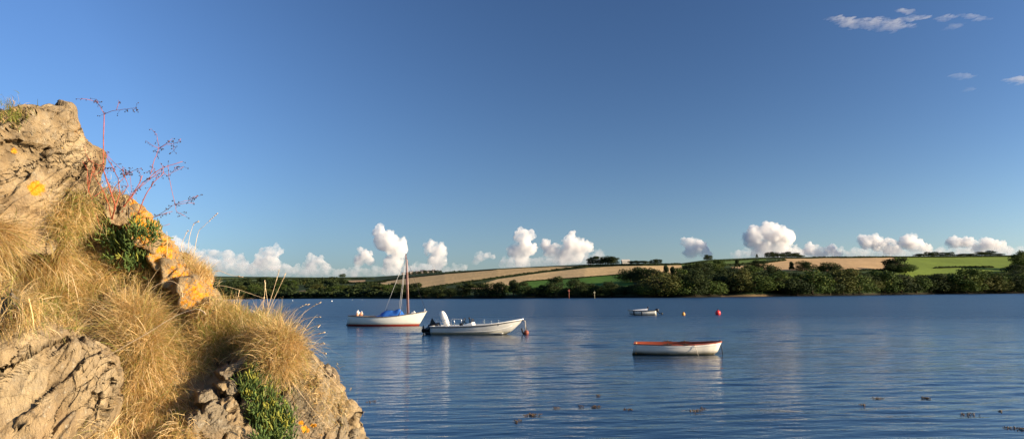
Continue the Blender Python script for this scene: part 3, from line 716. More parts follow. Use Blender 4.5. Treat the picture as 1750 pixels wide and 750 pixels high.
def rail(name, half, mat, parent, w=0.035, h=0.03, j=-1, out=0.01, dz=0.0, stern=True):
    b = MB(); r = half[:, j]
    side = [Vector((p[0], p[1] + out, p[2] + dz)) for p in r]
    path = side + [Vector((p.x, -p.y, p.z)) for p in reversed(side[:-1])]
    n = len(path); V = []; 
    for i, p in enumerate(path):
        t = (path[min(i + 1, n - 1)] - path[max(i - 1, 0)]); t.z = 0; t.normalize(); nn = Vector((-t.y, t.x, 0))
        for a, c in ((-w / 2, -h / 2), (w / 2, -h / 2), (w / 2, h / 2), (-w / 2, h / 2)): V.append(p + nn * a + Vector((0, 0, c)))
    F = [[i * 4 + k, i * 4 + (k + 1) % 4, (i + 1) * 4 + (k + 1) % 4, (i + 1) * 4 + k] for i in range(n - 1) for k in range(4)]
    F += [[0, 1, 2, 3], [(n - 1) * 4 + k for k in (3, 2, 1, 0)]]
    b.add(V, F)
    if stern:
        p = path[0]; b.box((p.x - w / 2, -p.y, p.z - h / 2 - .002), (p.x + w / 2, p.y, p.z + h / 2 + .003))
    return b.build(name, mat, parent, False)
def deck_mesh(name, half, mat, parent, s0, s1, dz=-0.03, camber=0.04, jj=-1, inset=0.01):
    ns = half.shape[0]; i0, i1 = int(s0 * (ns - 1)), int(round(s1 * (ns - 1))); V = []; k = 9
    for i in range(i0, i1 + 1):
        p = half[i, jj]; b = max(p[1] - inset, 0)
        for t in np.linspace(-1, 1, k): V.append((p[0], b * t, p[2] + dz + camber * (1 - t * t)))
    return mesh(name, V, grid_faces(i1 - i0 + 1, k), mat, parent)
def ifun(pts): 
    xs, ys = zip(*pts); xs = np.array(xs); ys = np.array(ys)
    def f(s):
        # smooth (cosine-free) cubic through points by local hermite
        k = np.searchsorted(xs, s) - 1; k = max(0, min(k, len(xs) - 2)); h = xs[k + 1] - xs[k]; t = (s - xs[k]) / h
        m = np.gradient(ys, xs); h00 = 2 * t**3 - 3 * t**2 + 1; h10 = t**3 - 2 * t**2 + t; h01 = -2 * t**3 + 3 * t**2; h11 = t**3 - t**2
        return h00 * ys[k] + h10 * h * m[k] + h01 * ys[k + 1] + h11 * h * m[k + 1]
    return f
def paint_mat(name, c, c_low=None, zlow=0.1, rough=0.32, stain=(0.25, 0.2, 0.08), stain_amt=0.35):
    """boat paint: a second colour below zlow (object z) and a tide stain above it"""
    m = NM(name); co = m.n('TexCoord'); sp = m.n('SeparateXYZ'); m.l(co.outputs['Object'], sp.inputs[0]); z = sp.outputs['Z']
    nz = m.noise(3.0, m.coord('Object', (1, 1, 3)), 5, 0.6)
    f = m.ramp(nz, [(0.3, tuple(x * 0.93 for x in c)), (0.7, c)])
    st = m.n('MapRange'); m.l(m.math('ADD', z, m.math('MULTIPLY', nz, -0.10)), st.inputs[0])
    st.inputs['From Min'].default_value = zlow - 0.04; st.inputs['From Max'].default_value = zlow + 0.10
    st.inputs['To Min'].default_value = stain_amt; st.inputs['To Max'].default_value = 0
    f = m.mix(st.outputs[0], f, stain)
    if c_low:
        f = m.mix(m.math('LESS_THAN', z, zlow), f, c_low)
    m.set(color=f, rough=rough, spec=0.5, normal=m.bump(m.noise(1.6, m.coord(), 3), 0.12, 0.02)); return m.m
CREAM = (0.80, 0.78, 0.70)
ROPE = simple('rope', (0.55, 0.48, 0.38), 0.9, 0.2, 20, 0.1)
WIRE = simple('rigging wire', (0.62, 0.60, 0.55), 0.4, 0.1, 5, 0.6)
DARKLINE = simple('dark line', (0.03, 0.03, 0.035), 0.8, 0.1, 5, 0.2)
BLACK = simple('black engine paint', (0.012, 0.012, 0.014), 0.35, 0.2, 8, 0.5)
WGEL = simple('white gelcoat', (0.80, 0.78, 0.72), 0.3, 0.04, 2, 0.5)
VARN = simple('varnished mast', (0.36, 0.12, 0.06), 0.35, 0.25, 3, 0.5)
PINKW = simple('pale spar', (0.60, 0.36, 0.28), 0.5, 0.15, 3, 0.4)
STEEL = simple('stainless tube', (0.7, 0.7, 0.68), 0.25, 0.05, 5, 0.6, 0.8)
def boat_root(name, x, y, dist, yaw, heel=0):
    p = onwater(x, y); e = empty(name, (p.x, p.y, 0), yaw); return e

# ---- sailing boat -------------------------------------------------
def sailing_boat():
    s_ = 57.9 / FPX; p = P(664, 545, 57.9); e = empty('sailing_boat', (p.x, p.y, 0), R(-9))
    L = 5.72; sheer = ifun([(0, 0.74), (0.3, 0.66), (0.55, 0.68), (0.8, 0.84), (1, 1.02)])
    keel = ifun([(0, -0.02), (0.25, -0.22), (0.6, -0.28), (0.85, -0.2), (1, -0.02)])
    half = ifun([(0, 0.58), (0.2, 0.88), (0.45, 1.0), (0.7, 0.78), (0.88, 0.38), (1, 0.02)])
    full = ifun([(0, 1.9), (0.5, 2.6), (0.8, 1.6), (1, 1.25)])
    H = hull_shape(L, 1.9, sheer, keel, half, 0.62, 0.16, full)
    hull = hull_mesh('hull', H, paint_mat('cream topsides over red bottom', (0.80, 0.80, 0.70), (0.40, 0.05, 0.025), 0.13, stain=(0.28, 0.32, 0.2), stain_amt=0.45), e)
    rail('rubbing_strake', H, simple('dark wood strake', (0.10, 0.07, 0.05), 0.5, 0.2, 5), hull, 0.045, 0.045, out=0.015)
    deck_mesh('foredeck', H, simple('cream deck', (0.62, 0.55, 0.42), 0.6, 0.08), e, 0.6, 1.0, dz=0.0)
    deck_mesh('side_deck', H, simple('grey deck', (0.40, 0.38, 0.32), 0.7, 0.1), e, 0.0, 0.62, dz=-0.03, camber=0.02)
    # mast with a second spar lashed along it
    mx = 1.42
    def Z(y): return (556.5 - y) * s_
    mast = MB(); top = (mx - 0.14, 0, Z(437)); mast.tube([(mx, 0, 0.5), ((mx + top[0]) / 2, 0, top[2] / 2 + .3), top], [0.044, 0.042, 0.028], 10); mo = mast.build('mast', VARN, e)
    t = MB(); t.ball((top[0], 0, top[2] + 0.04), 0.05, 2); t.build('masthead_cap', BLACK, mo)
    sp = MB(); sp.tube([(mx + 0.11, -0.05, 0.85), (mx - 0.02, -0.05, Z(445))], [0.03, 0.024], 8); sp.build('yard', PINKW, e)
    for (a, b, m_) in (((mx - 0.14, 0, Z(439)), (-0.14, -0.30, Z(529)), WIRE), ((mx - 0.14, 0, Z(439)), (0.86, -0.25, Z(527.5)), WIRE), ((mx - 0.12, 0, Z(442)), (1.1, -0.86, 0.74), WIRE), ((mx - 0.12, 0, Z(442)), (1.1, 0.86, 0.74), WIRE)):
        w = MB(); w.tube([a, ((a[0] + b[0]) / 2, (a[1] + b[1]) / 2, (a[2] + b[2]) / 2 - 0.02), b], 0.012, 5); w.build('shroud', m_, e)
    w = MB(); w.tube([(mx - 0.13, 0, Z(440)), (L / 2 - 0.1, 0, 1.08)], 0.009, 5); w.build('forestay', DARKLINE, e)
    # blue tent cover over the cockpit, ridge slung between two boom ends
    blue = NM('blue canvas'); v = blue.coord(); blue.set(color=blue.ramp(blue.noise(2.5, v), [(0.3, (0.02, 0.10, 0.36)), (0.7, (0.035, 0.17, 0.55))]), rough=0.8, spec=0.2, normal=blue.bump(blue.noise(3.5, blue.coord('Object', (1, 3, 0.7)), 4), 0.9, 0.06))
    xs = np.linspace(-0.86, 1.22, 22); V = []
    for x in xs:
        rz = np.interp(x, [-0.86, -0.14, 0.35, 0.86, 1.22], [0.70, Z(530), Z(531.2), Z(527.5), 0.80]); bw = np.interp(x, [-0.86, 0, 0.9, 1.22], [0.62, 0.86, 0.80, 0.60])
        for t in np.linspace(-1, 1, 17):
            u = abs(t); z = 0.66 + (rz - 0.66) * (1 - u) ** 0.92 + 0.015 * math.sin(x * 11 + t * 3) * (1 - u); V.append((x, bw * t, z))
    tent = mesh('cockpit_cover', V, grid_faces(22, 17), blue.m, e)
    sm = MB(); 
    for x in (-0.40, 0.98): sm.tube([(x, -0.78, 0.70), (x - .0, -0.38, 0.93), (x, -0.02, np.interp(x, [-0.86, -0.14, 0.86, 1.22], [0.70, Z(530), Z(527.5), 0.80]) + .01)], 0.022, 5)
    sm.build('cover_seam', simple('navy webbing', (0.01, 0.03, 0.12), 0.8), tent)
    for x, z in ((-0.14, Z(529)), (0.86, Z(527))):
        q = MB(); q.tube([(x, 0, z - 0.5), (x + 0.02, 0, z + 0.02)], 0.03, 6); q.build('cover_prop', DARKLINE, e)
    # fenders / buoys heaped at the stern, samson post, bow roller
    fo = simple('faded orange buoy', (0.75, 0.35, 0.2), 0.5, 0.15); fw = simple('white buoy', (0.8, 0.76, 0.7), 0.5, 0.05)
    for c, r, m_ in (((-2.28, -0.15, 0.93), 0.15, fw), ((-2.02, -0.1, 0.84), 0.12, fo), ((-2.14, 0.22, 0.88), 0.13, fw), ((-2.2, -0.42, 0.82), 0.1, fo)):
        q = MB(); q.ball(c, r, 3); q.tube([(c[0], c[1], c[2] + r * 0.9), (c[0] + .05, c[1], c[2] + r * 1.35)], r * 0.25, 6); q.build('mooring_buoy', m_, e)
    q = MB(); q.box((1.75, -0.16, 0.8), (2.0, 0.1, 0.97)); q.tube([(1.9, 0, 0.85), (1.9, 0, 1.05)], 0.04, 6); q.build('deck_box', WGEL, e, False)
    q = MB(); q.tube([(2.68, 0, 0.95), (2.7, 0, 1.16)], 0.03, 6); q.ball((2.7, 0, 1.17), 0.04, 2); q.build('stem_post', WGEL, e)
    # rudder and a small propeller leg hung on the transom
    ru = MB(); ru.box((-3.02, -0.02, -0.28), (-2.72, 0.02, 0.6)); ru.tube([(-2.92, 0, 0.7), (-2.1, 0, 0.82)], 0.02, 6); ru.build('rudder', simple('grey rudder', (0.2, 0.24, 0.24), 0.5), e, False)
    pr = MB(); pr.tube([(-2.82, 0.3, 0.5), (-3.05, 0.3, 0.12)], 0.05, 8); pr.ball((-3.08, 0.3, 0.12), 0.1, 2, (1.5, 0.7, 0.7))
    for a in (0, 2.1, 4.2): pr.box((-0.02, -0.04, 0), (0.02, 0.04, 0.2), Matrix.Translation((-3.22, 0.3, 0.12)) @ Matrix.Rotation(a, 4, 'X') @ Matrix.Rotation(0.5, 4, 'Z'))
    pr.build('outboard_leg', simple('green grey leg', (0.16, 0.22, 0.22), 0.5), e)
    tag(e, 'cream sailing boat with red bottom, bare mast and blue cockpit cover', 'sailing boat', 'boats moored on the water')
sailing_boat()

# ---- open motor boat with a tilted outboard ------------------------
def motor_boat():
    p = P(817, 566, 44.4); e = empty('motor_boat', (p.x, p.y, 0), R(-12))
    L = 5.0; sheer = ifun([(0, 0.43), (0.35, 0.46), (0.7, 0.57), (0.88, 0.70), (1, 0.80)])
    keel = ifun([(0, -0.13), (0.4, -0.16), (0.72, -0.12), (0.88, 0.14), (1, 0.62)])
    half = ifun([(0, 0.86), (0.3, 0.98), (0.55, 1.0), (0.78, 0.82), (0.92, 0.46), (1, 0.05)])
    full = ifun([(0, 2.9), (0.5, 2.7), (0.8, 1.5), (1, 1.1)])
    H = hull_shape(L, 1.85, sheer, keel, half, 0.1, 0.05, full, 40, 16)
    hm = paint_mat('white glassfibre', (0.60, 0.59, 0.54), None, 0.06, 0.3, (0.30, 0.26, 0.10), 0.6)
    hull = hull_mesh('hull', H, hm, e); hull_mesh('inner_liner', H, WGEL, e, inward=0.09)
    rail('gunwale', H, WGEL, e, 0.13, 0.04, out=-0.035, dz=0.02)
    rail('rubbing_strake', H, simple('grey rubber strake', (0.05, 0.05, 0.05), 0.6), hull, 0.035, 0.05, out=0.014, dz=-0.03)
    st = MB(); k = 9; r = H[:, k]; st.tube([(q[0], -q[1] - 0.006, q[2]) for q in r[:36]], 0.013, 5); st.build('spray_rail', WGEL, hull)
    st = MB(); st.tube([(q[0], q[1] + 0.006, q[2]) for q in r[:36]], 0.013, 5); st.build('spray_rail', WGEL, hull)
    deck_mesh('foredeck', H, WGEL, e, 0.74, 1.0, dz=-0.01, camber=0.03)
    f = MB(); f.box((-2.45, -0.66, 0.06), (1.5, 0.66, 0.10)); f.build('floor', simple('grey floor', (0.4, 0.4, 0.38), 0.7), e, False)
    # stern bench, console with wheel and screen
    q = MB(); q.box((-2.3, -0.72, 0.1), (-1.95, 0.72, 0.40)); q.build('stern_bench', WGEL, e, False)
    c = MB(); V = [(-0.75, -0.38, 0.1), (-0.1, -0.38, 0.1), (-0.1, 0.38, 0.1), (-0.75, 0.38, 0.1), (-0.72, -0.34, 0.52), (-0.28, -0.34, 0.66), (-0.28, 0.34, 0.66), (-0.72, 0.34, 0.52)]
    c.add(V, [[0, 3, 2, 1], [0, 1, 5, 4], [1, 2, 6, 5], [2, 3, 7, 6], [3, 0, 4, 7], [4, 5, 6, 7]]); co = c.build('console', WGEL, e, False)
    w = MB(); c0 = Vector((-0.8, -0.1, 0.70)); pts = [c0 + Vector((0.08 * math.sin(a), 0.19 * math.cos(a), 0.18 * math.sin(a))) for a in np.linspace(0, 2 * math.pi, 17)]; w.tube(pts, 0.022, 6, False); w.tube([c0, c0 + Vector((0.16, 0, -0.1))], 0.03, 6); w.build('steering_wheel', BLACK, co)
    w = MB(); w.box((-0.33, -0.3, 0.66), (-0.30, 0.3, 0.84)); w.build('windscreen', simple('smoked screen', (0.03, 0.03, 0.035), 0.1), co, False)
    w = MB(); w.tube([(-0.5, 0.2, 0.55), (-0.55, 0.2, 0.86)], 0.03, 6); w.ball((-0.55, 0.2, 0.88), 0.05, 2); w.build('throttle_lever', BLACK, co)
    for x in (-1.6, -1.15):
        q = MB(); q.box((x, -0.3, 0.1), (x + 0.36, 0.3, 0.45)); q.build('seat', WGEL, e, False)
    q = MB(); q.box((-0.02, -0.35, 0.1), (0.35, 0.35, 0.47)); q.build('forward_seat', WGEL, e, False)
    q = MB(); q.box((-0.95, -0.42, 0.38), (-0.8, -0.2, 0.62)); q.build('black_bag', BLACK, e, False)
    # low steel rails
    def hoop(x0, x1, yy, h0, h1):
        b = MB(); b.tube([(x0, yy, h0), (x0, yy, h1 - .05), (x0 + .06, yy, h1), (x1 - .06, yy, h1), (x1, yy, h1 - .05), (x1, yy, h0)], 0.014, 6); b.build('grab_rail', STEEL, e)
    hoop(-1.75, -1.15, -0.7, 0.44, 0.82); hoop(-1.75, -1.15, 0.7, 0.44, 0.82)
    for x, h in ((0.55, 0.82), (0.95, 0.74), (1.35, 0.78)):
        b = MB(); b.tube([(x, -0.78, 0.5), (x, -0.78, h)], 0.013, 6); b.ball((x, -0.78, h), 0.025, 1); b.build('rail_post', STEEL, e)
    # outboard, tilted up: cowl leans forward under its white cover, black leg and propeller lifted astern
    def OB(x, z): return Vector((x, 0.0, z))
    en = empty('outboard', (0, 0, 0)); en.parent = e
    cv = MB(); m_ = Matrix.Translation((-1.93, 0.02, 0.84)) @ Matrix.Rotation(R(-26), 4, 'Y')
    V, F = ico(4); V = V.copy(); sg = np.sign(V); V = sg * np.abs(V) ** 0.72; V *= np.array([0.17, 0.2, 0.47]); V[:, 0] *= 1 + 0.12 * (V[:, 2] / 0.47); V = np.array([m_ @ Vector(q) for q in V])
    cv.add(V, F); cv.build('engine_cowl', simple('white engine cover', (0.80, 0.77, 0.70), 0.55, 0.06, 3), en)
    b = MB(); b.box((-2.85, -0.13, 0.14), (-2.45, 0.13, 0.54)); b.tube([OB(-2.2, 0.46), OB(-2.68, 0.36), OB(-3.05, 0.18)], [0.20, 0.20, 0.13], 8)
    b.tube([OB(-2.62, 0.02), OB(-2.98, 0.10), OB(-3.12, 0.12)], [0.16, 0.10, 0.06], 8)
    b.build('leg', BLACK, en)
    b = MB(); V = [(-2.86, -0.03, 0.36), (-2.34, -0.03, 0.46), (-2.66, -0.015, 0.90), (-2.86, 0.03, 0.36), (-2.34, 0.03, 0.46), (-2.66, 0.015, 0.90)]
    b.add(V, [[0, 1, 2], [3, 5, 4]]); b.add(V, [[0, 3, 4, 1], [1, 4, 5, 2], [2, 5, 3, 0]]); b.build('fin', BLACK, en, False)
    b = MB(); b.ball((-3.12, 0, 0.24), 0.08, 2, (1.5, 1, 1))
    for a in (0.3, 2.4, 4.5): b.ball(Vector((-3.18, 0.13 * math.sin(a), 0.24 + 0.14 * math.cos(a))), 0.12, 2, (0.35, 0.9, 1.0))
    b.build('propeller', BLACK, en)
    b = MB(); b.tube([(2.52, 0, 0.78), (2.66, -0.02, 0.72), (2.70, -0.05, 0.18)], 0.018, 6); b.build('mooring_line', ROPE, e)
    b = MB(); b.ball((2.50, 0, 0.84), 0.05, 2); b.box((2.36, -0.05, 0.78), (2.56, 0.05, 0.85)); b.build('bow_fitting', STEEL, e)
    tag(e, 'open white motor boat with a black outboard and upright white engine cover', 'motor boat', 'boats moored on the water')
    # the pick-up buoy under its bow
    q = e.matrix_basis @ Vector((2.74, -0.12, 0)); bo = empty('mooring_buoy', (q.x, q.y, 0))
    b = MB(); b.ball((0, 0, 0.10), 0.14, 3); b.build('float', simple('dull orange float', (0.24, 0.065, 0.035), 0.5, 0.25), bo)
    b = MB(); b.tube([(-0.26, 0, 0.34), (-0.2, 0, 0.1), (-0.05, 0, -0.1)], [0.045, 0.05, 0.03], 6); b.tube([(0, 0, 0.26), (0.0, 0, 0.42)], 0.02, 5); b.build('handle', DARKLINE, bo)
    tag(bo, 'dull orange pick-up buoy hanging under the motor boat bow', 'buoy')
motor_boat()

# ---- clinker rowing dinghy -----------------------------------------
def dinghy():
    p = P(1158.5, 600, 28.6); e = empty('rowing_dinghy', (p.x, p.y, 0), R(-11)); e.rotation_euler.x = R(1.5)
    L = 3.02; sheer = ifun([(0, 0.375), (0.35, 0.36), (0.7, 0.37), (1, 0.43)])
    keel = ifun([(0, -0.03), (0.35, -0.10), (0.75, -0.10), (0.92, -0.03), (1, 0.08)])
    half = ifun([(0, 0.76), (0.25, 0.96), (0.5, 1.0), (0.75, 0.82), (0.9, 0.60), (0.97, 0.36), (1, 0.05)])
    full = ifun([(0, 2.6), (0.5, 2.8), (0.8, 2.1), (1, 1.5)])
    H = hull_shape(L, 1.22, sheer, keel, half, 0.15, 0.10, full, 40, 14)
    hm = paint_mat('chalky white hull paint', (0.76, 0.72, 0.62), None, 0.03, 0.4, (0.10, 0.09, 0.04), 0.95)
    hull = hull_mesh('hull', H, hm, e)
    RED = simple('red brown paint', (0.34, 0.075, 0.035), 0.5, 0.3, 5, 0.35)
    OCH = simple('worn ochre wood', (0.50, 0.26, 0.10), 0.6, 0.3, 6, 0.25)
    hull_mesh('inner_hull', H, RED, e, inward=0.025)
    rail('gunwale', H, RED, e, 0.05, 0.03, out=-0.006, dz=0.015)
    for sg in (1, -1):
        b = MB(); b.tube([(q[0], sg * (q[1] + 0.004), q[2] - 0.05) for q in H[:38, -1]], 0.012, 5); b.build('rubbing_strake', WGEL, hull)
    def wid(x, off=0.035):
        i = np.argmin(abs(H[:, -1, 0] - x)); return H[i, -3, 1] - off, H[i, -1, 2]
    for x, m_ in ((-0.62, RED), (0.22, RED), (0.98, RED)):
        w_, z_ = wid(x); b = MB(); b.box((x - 0.1, -w_, z_ - 0.125), (x + 0.1, w_, z_ - 0.10)); b.build('thwart', m_, e, False)
    w_, z_ = wid(-1.3); b = MB(); b.box((-1.44, -w_ + .02, 0.2), (-1.05, w_ - .02, 0.225)); b.build('stern_seat', OCH, e, False)
    b = MB(); b.box((-1.475, -0.40, 0.05), (-1.445, 0.40, 0.405)); b.build('transom_board', OCH, e, False)
    b = MB(); b.box((-1.1, -0.3, -0.03), (1.0, 0.3, -0.01)); b.build('floorboards', OCH, e, False)
    for x in (-0.35, 0.25):
        for sg in (1, -1):
            w2, z2 = wid(x, -0.005); b = MB(); b.box((x - 0.15, sg * w2 - 0.03, z2 + 0.02), (x + 0.15, sg * w2 + 0.03, z2 + 0.05)); b.tube([(x, sg * w2, z2 + 0.04), (x, sg * w2, z2 + 0.075)], 0.03, 6); b.build('rowlock_block', simple('dark oak', (0.08, 0.04, 0.02), 0.6), e, False)
    for sg, y0 in ((1, 0.16), (-1, -0.02)):
        b = MB(); b.tube([(-1.0, y0, 0.285), (0.9, y0 + sg * 0.05, 0.30)], 0.022, 6); b.box((-1.35, y0 - .06, 0.275), (-0.95, y0 + .06, 0.29)); b.build('oar', OCH, e)
    w2, z2 = wid(0.58, 0); b = MB(); b.tube([(0.58, -w2 + 0.03, z2 + 0.02), (0.585, -w2 - 0.035, z2 - 0.02), (0.63, -w2 - 0.045, z2 - 0.2), (0.70, -w2 - 0.0, -0.03)], 0.008, 5); b.build('side_line', ROPE, e)
    b = MB(); b.tube([(1.42, 0, 0.36), (1.50, 0, 0.28), (1.55, -0.02, -0.05)], 0.014, 5); b.build('mooring_line', DARKLINE, e)
    b = MB(); b.tube([(1.40, 0, 0.30), (1.30, -0.05, 0.08), (1.18, -0.08, -0.04)], 0.014, 5); b.build('bridle', ROPE, e)
    b = MB(); b.tube([(1.44, 0, 0.50), (1.5, 0, 0.47)], 0.022, 6); b.build('stem_ring', BLACK, e)
    tag(e, 'white rowing dinghy with red-brown inside and gunwale, nearest boat', 'dinghy', 'boats moored on the water')
dinghy()

# ---- little tender far out ------------------------------------------
def tender():
    p = P(1097, 536, 80.5); e = empty('tender_boat', (p.x, p.y, 0), R(172))
    L = 2.75; sheer = ifun([(0, 0.46), (0.5, 0.40), (1, 0.50)]); keel = ifun([(0, -0.05), (0.6, -0.08), (1, 0.1)])
    half = ifun([(0, 0.86), (0.4, 1.0), (0.8, 0.8), (1, 0.30)]); full = ifun([(0, 2.6), (1, 2.0)])
    H = hull_shape(L, 1.3, sheer, keel, half, 0.15, 0.05, full, 24, 10)
    hull_mesh('hull', H, paint_mat('tender white paint', (0.80, 0.77, 0.68), None, 0.02, 0.35), e); hull_mesh('inner_hull', H, simple('grey inside', (0.35, 0.34, 0.32), 0.6), e, inward=0.05)
    rail('gunwale', H, simple('grey gunwale', (0.08, 0.08, 0.08), 0.6), e, 0.06, 0.05)
    for x in (-0.03, 0.82):
        i = np.argmin(abs(H[:, -1, 0] - x))
        for sg in (1, -1):
            b = MB(); b.tube([(q[0], sg * (q[1] + 0.02), q[2]) for q in H[i, 3:]], 0.055, 6); b.build('strap', simple('navy strap', (0.012, 0.014, 0.03), 0.7), e)
    V = [(0.9, -0.5, 0.5), (-0.55, -0.55, 0.50), (-0.55, 0.55, 0.50), (0.9, 0.5, 0.5), (0.9, 0, 0.53), (-0.6, 0, 0.66)]
    b = MB(); b.add(V, [[0, 1, 5, 4], [3, 4, 5, 2]]); b.add(V, [[1, 2, 5]]); b.build('cover', simple('white cover', (0.7, 0.7, 0.68), 0.7), e, False)
    b = MB(); b.tube([(-0.6, 0, 0.5), (-0.6, 0, 0.74)], 0.05, 6); b.ball((-0.6, 0, 0.78), 0.07, 2); b.build('cover_knob', BLACK, e)
    o = empty('outboard'); o.parent = e
    b = MB(); b.ball((-1.5, 0, 0.5), 0.16, 3, (1.2, 0.8, 1)); b.build('engine_cowl', BLACK, o)
    b = MB(); b.tube([(-1.5, 0, 0.4), (-1.75, 0, 0.18), (-1.98, 0, 0.12)], [0.06, 0.06, 0.04], 6); b.ball((-2.0, 0, 0.14), 0.13, 2, (0.6, 1, 1)); b.build('leg', BLACK, o)
    tag(e, 'small white tender with two dark straps, farthest of the four boats', 'tender', 'boats moored on the water')
tender()

# ---- buoys and markers -------------------------------------------------
def buoy(x, y, d, r, mat, label, squash=1.0):
    p = P(x, y, d); e = empty('mooring_buoy', (p.x, p.y, 0))
    b = MB(); b.ball((0, 0, r * 0.62), r, 4, (1, 1, squash)); b.build('float', mat, e)
    b = MB(); b.tube([(0, 0, r * 1.5), (0.01, 0, r * 1.85)], r * 0.22, 8)
    b.tube([Vector((0.07 * math.cos(a) * r / .3, 0, r * 1.95 + 0.07 * r / .3 * math.sin(a))) for a in np.linspace(0, 6.28, 11)], r * 0.05, 5, False); b.build('mooring_ring', DARKLINE, e)
    tag(e, label, 'buoy', 'mooring buoys'); return e
buoy(1227, 537, 80, 0.27, simple('red buoy plastic', (0.78, 0.05, 0.05), 0.35, 0.1, 3, 0.5), 'round bright red mooring buoy to the right of the tender')
buoy(1168, 537.5, 79, 0.165, simple('ochre buoy plastic', (0.62, 0.30, 0.07), 0.45, 0.25, 3, 0.4), 'small ochre yellow mooring buoy left of the red one', 1.25)
WB = simple('white float plastic', (0.8, 0.8, 0.78), 0.4, 0.05)
for x, d, r, l in ((567, 330, 0.30, 'tiny white float before the left-hand wood, largest of the far floats'), (500, 420, 0.22, 'tiny white far float farthest to the left'), (602, 430, 0.18, 'tiny white far float just right of the largest'), (619, 440, 0.18, 'tiny white far float left of the sailing boat mast')):
    buoy(x, 512, d, r, WB, l)
def marker(x, d, hpx, c, label):
    z0 = 0; p = P(x, 508, d); e = empty('channel_marker', (p.x, p.y, 0)); h = hpx * d / FPX
    b = MB(); b.tube([(0, 0, -1), (0.05, 0, h)], [0.15, 0.12], 8); b.build('post', simple('weathered post', c, 0.8, 0.3, 2), e)
    b = MB(); b.box((-0.42, -0.05, h - 0.7), (0.42, 0.05, h - 0.1)); b.tube([(0, 0, h - .1), (0, 0, h + .35)], 0.06, 6); b.build('topmark', simple('topmark', tuple(min(1, q * 1.6) for q in c), 0.6), e, False)
    tag(e, label, 'channel marker', 'channel markers by the far shore')
marker(972.5, 405, 14.5, (0.30, 0.09, 0.06), 'taller rust-red channel post before the middle shore trees')
marker(1016, 412, 11, (0.30, 0.28, 0.18), 'shorter pale channel post right of the rust-red one')

# ---- floating weed --------------------------------------------------------
def weed(x, y, w, n, label, seed):
    rs = np.random.RandomState(seed); p = onwater(x, y); s = p.y / FPX; b = MB(); W = w * s / 2
    for _ in range(int(n * 0.55) + 2):
        t = rs.uniform(-0.9, 0.9) * rs.rand() ** 0.5; c = Vector((W * t, rs.normal(0, 0.06) + W * t * 0.15, 0.0)); a = rs.uniform(0, 6.28); l = rs.uniform(0.02, 0.07)
        d = Vector((math.cos(a), math.sin(a), 0)) * l
        b.tube([c - Vector((0, 0, 0.02)), c + d * 0.5 + Vector((0, 0, rs.uniform(0.002, 0.01))), c + d + Vector((0, 0, rs.uniform(-0.015, 0.012)))], [0.004, 0.005, 0.003], 4)
        if rs.rand() < 0.4: b.ball(c + d * 0.6 + Vector((0, 0, 0.008)), 0.010, 1)
    b.tube([(W * t, W * t * 0.15 + 0.03 * math.sin(9 * t + seed), 0.003) for t in np.linspace(-0.95, 0.95, 16)], 0.0028, 4)
    o = b.build('seaweed', WEED); o.location = (p.x, p.y, 0.012); tag(o, label, 'seaweed', 'clumps of weed floating in the foreground')
WEED = simple('brown bladder weed', (0.10, 0.055, 0.015), 0.4, 0.5, 9, 0.5)
for i, (x, y, w, n, l) in enumerate([(911, 709, 34, 46, 'dark straggling weed below the motor boat, lowest left clump'), (884, 720, 16, 12, 'sparse weed flecks just below left of the straggling clump'), (951, 697, 16, 12, 'thin weed fleck right of the straggling clump'), (1018, 695, 22, 40, 'dense little weed raft straight below the gap between boats'), (994, 694, 8, 10, 'faint weed wisp touching the left of the dense raft'),
        (1072, 700, 13, 14, 'small upright weed tuft below the dinghy stern'), (1182, 702, 44, 34, 'long loose weed strand below the dinghy'), (1202, 698, 12, 10, 'weed tip right above the long loose strand'), (1474, 692, 10, 9, 'tiny weed dot left of the brown pair'), (1500, 681, 24, 22, 'flat reddish weed patch left of the brown ball of weed'), (1581, 680, 15, 40, 'compact brown ball of weed, farthest clump out'),
        (1654, 708, 30, 30, 'flat dark weed strip near the right edge'), (1708, 703, 8, 9, 'single weed speck between strip and right edge'), (1722, 731, 14, 14, 'weed scrap at the lower right, left of the corner clump'), (1746, 733, 20, 30, 'weed clump cut by the right edge in the lower corner'), (1024, 676, 5, 5, 'lone weed speck above the dense raft'), (635, 686, 12, 9, 'thin dark weed wisp beside the rock')]):
    weed(x, y, w, n, l, i)
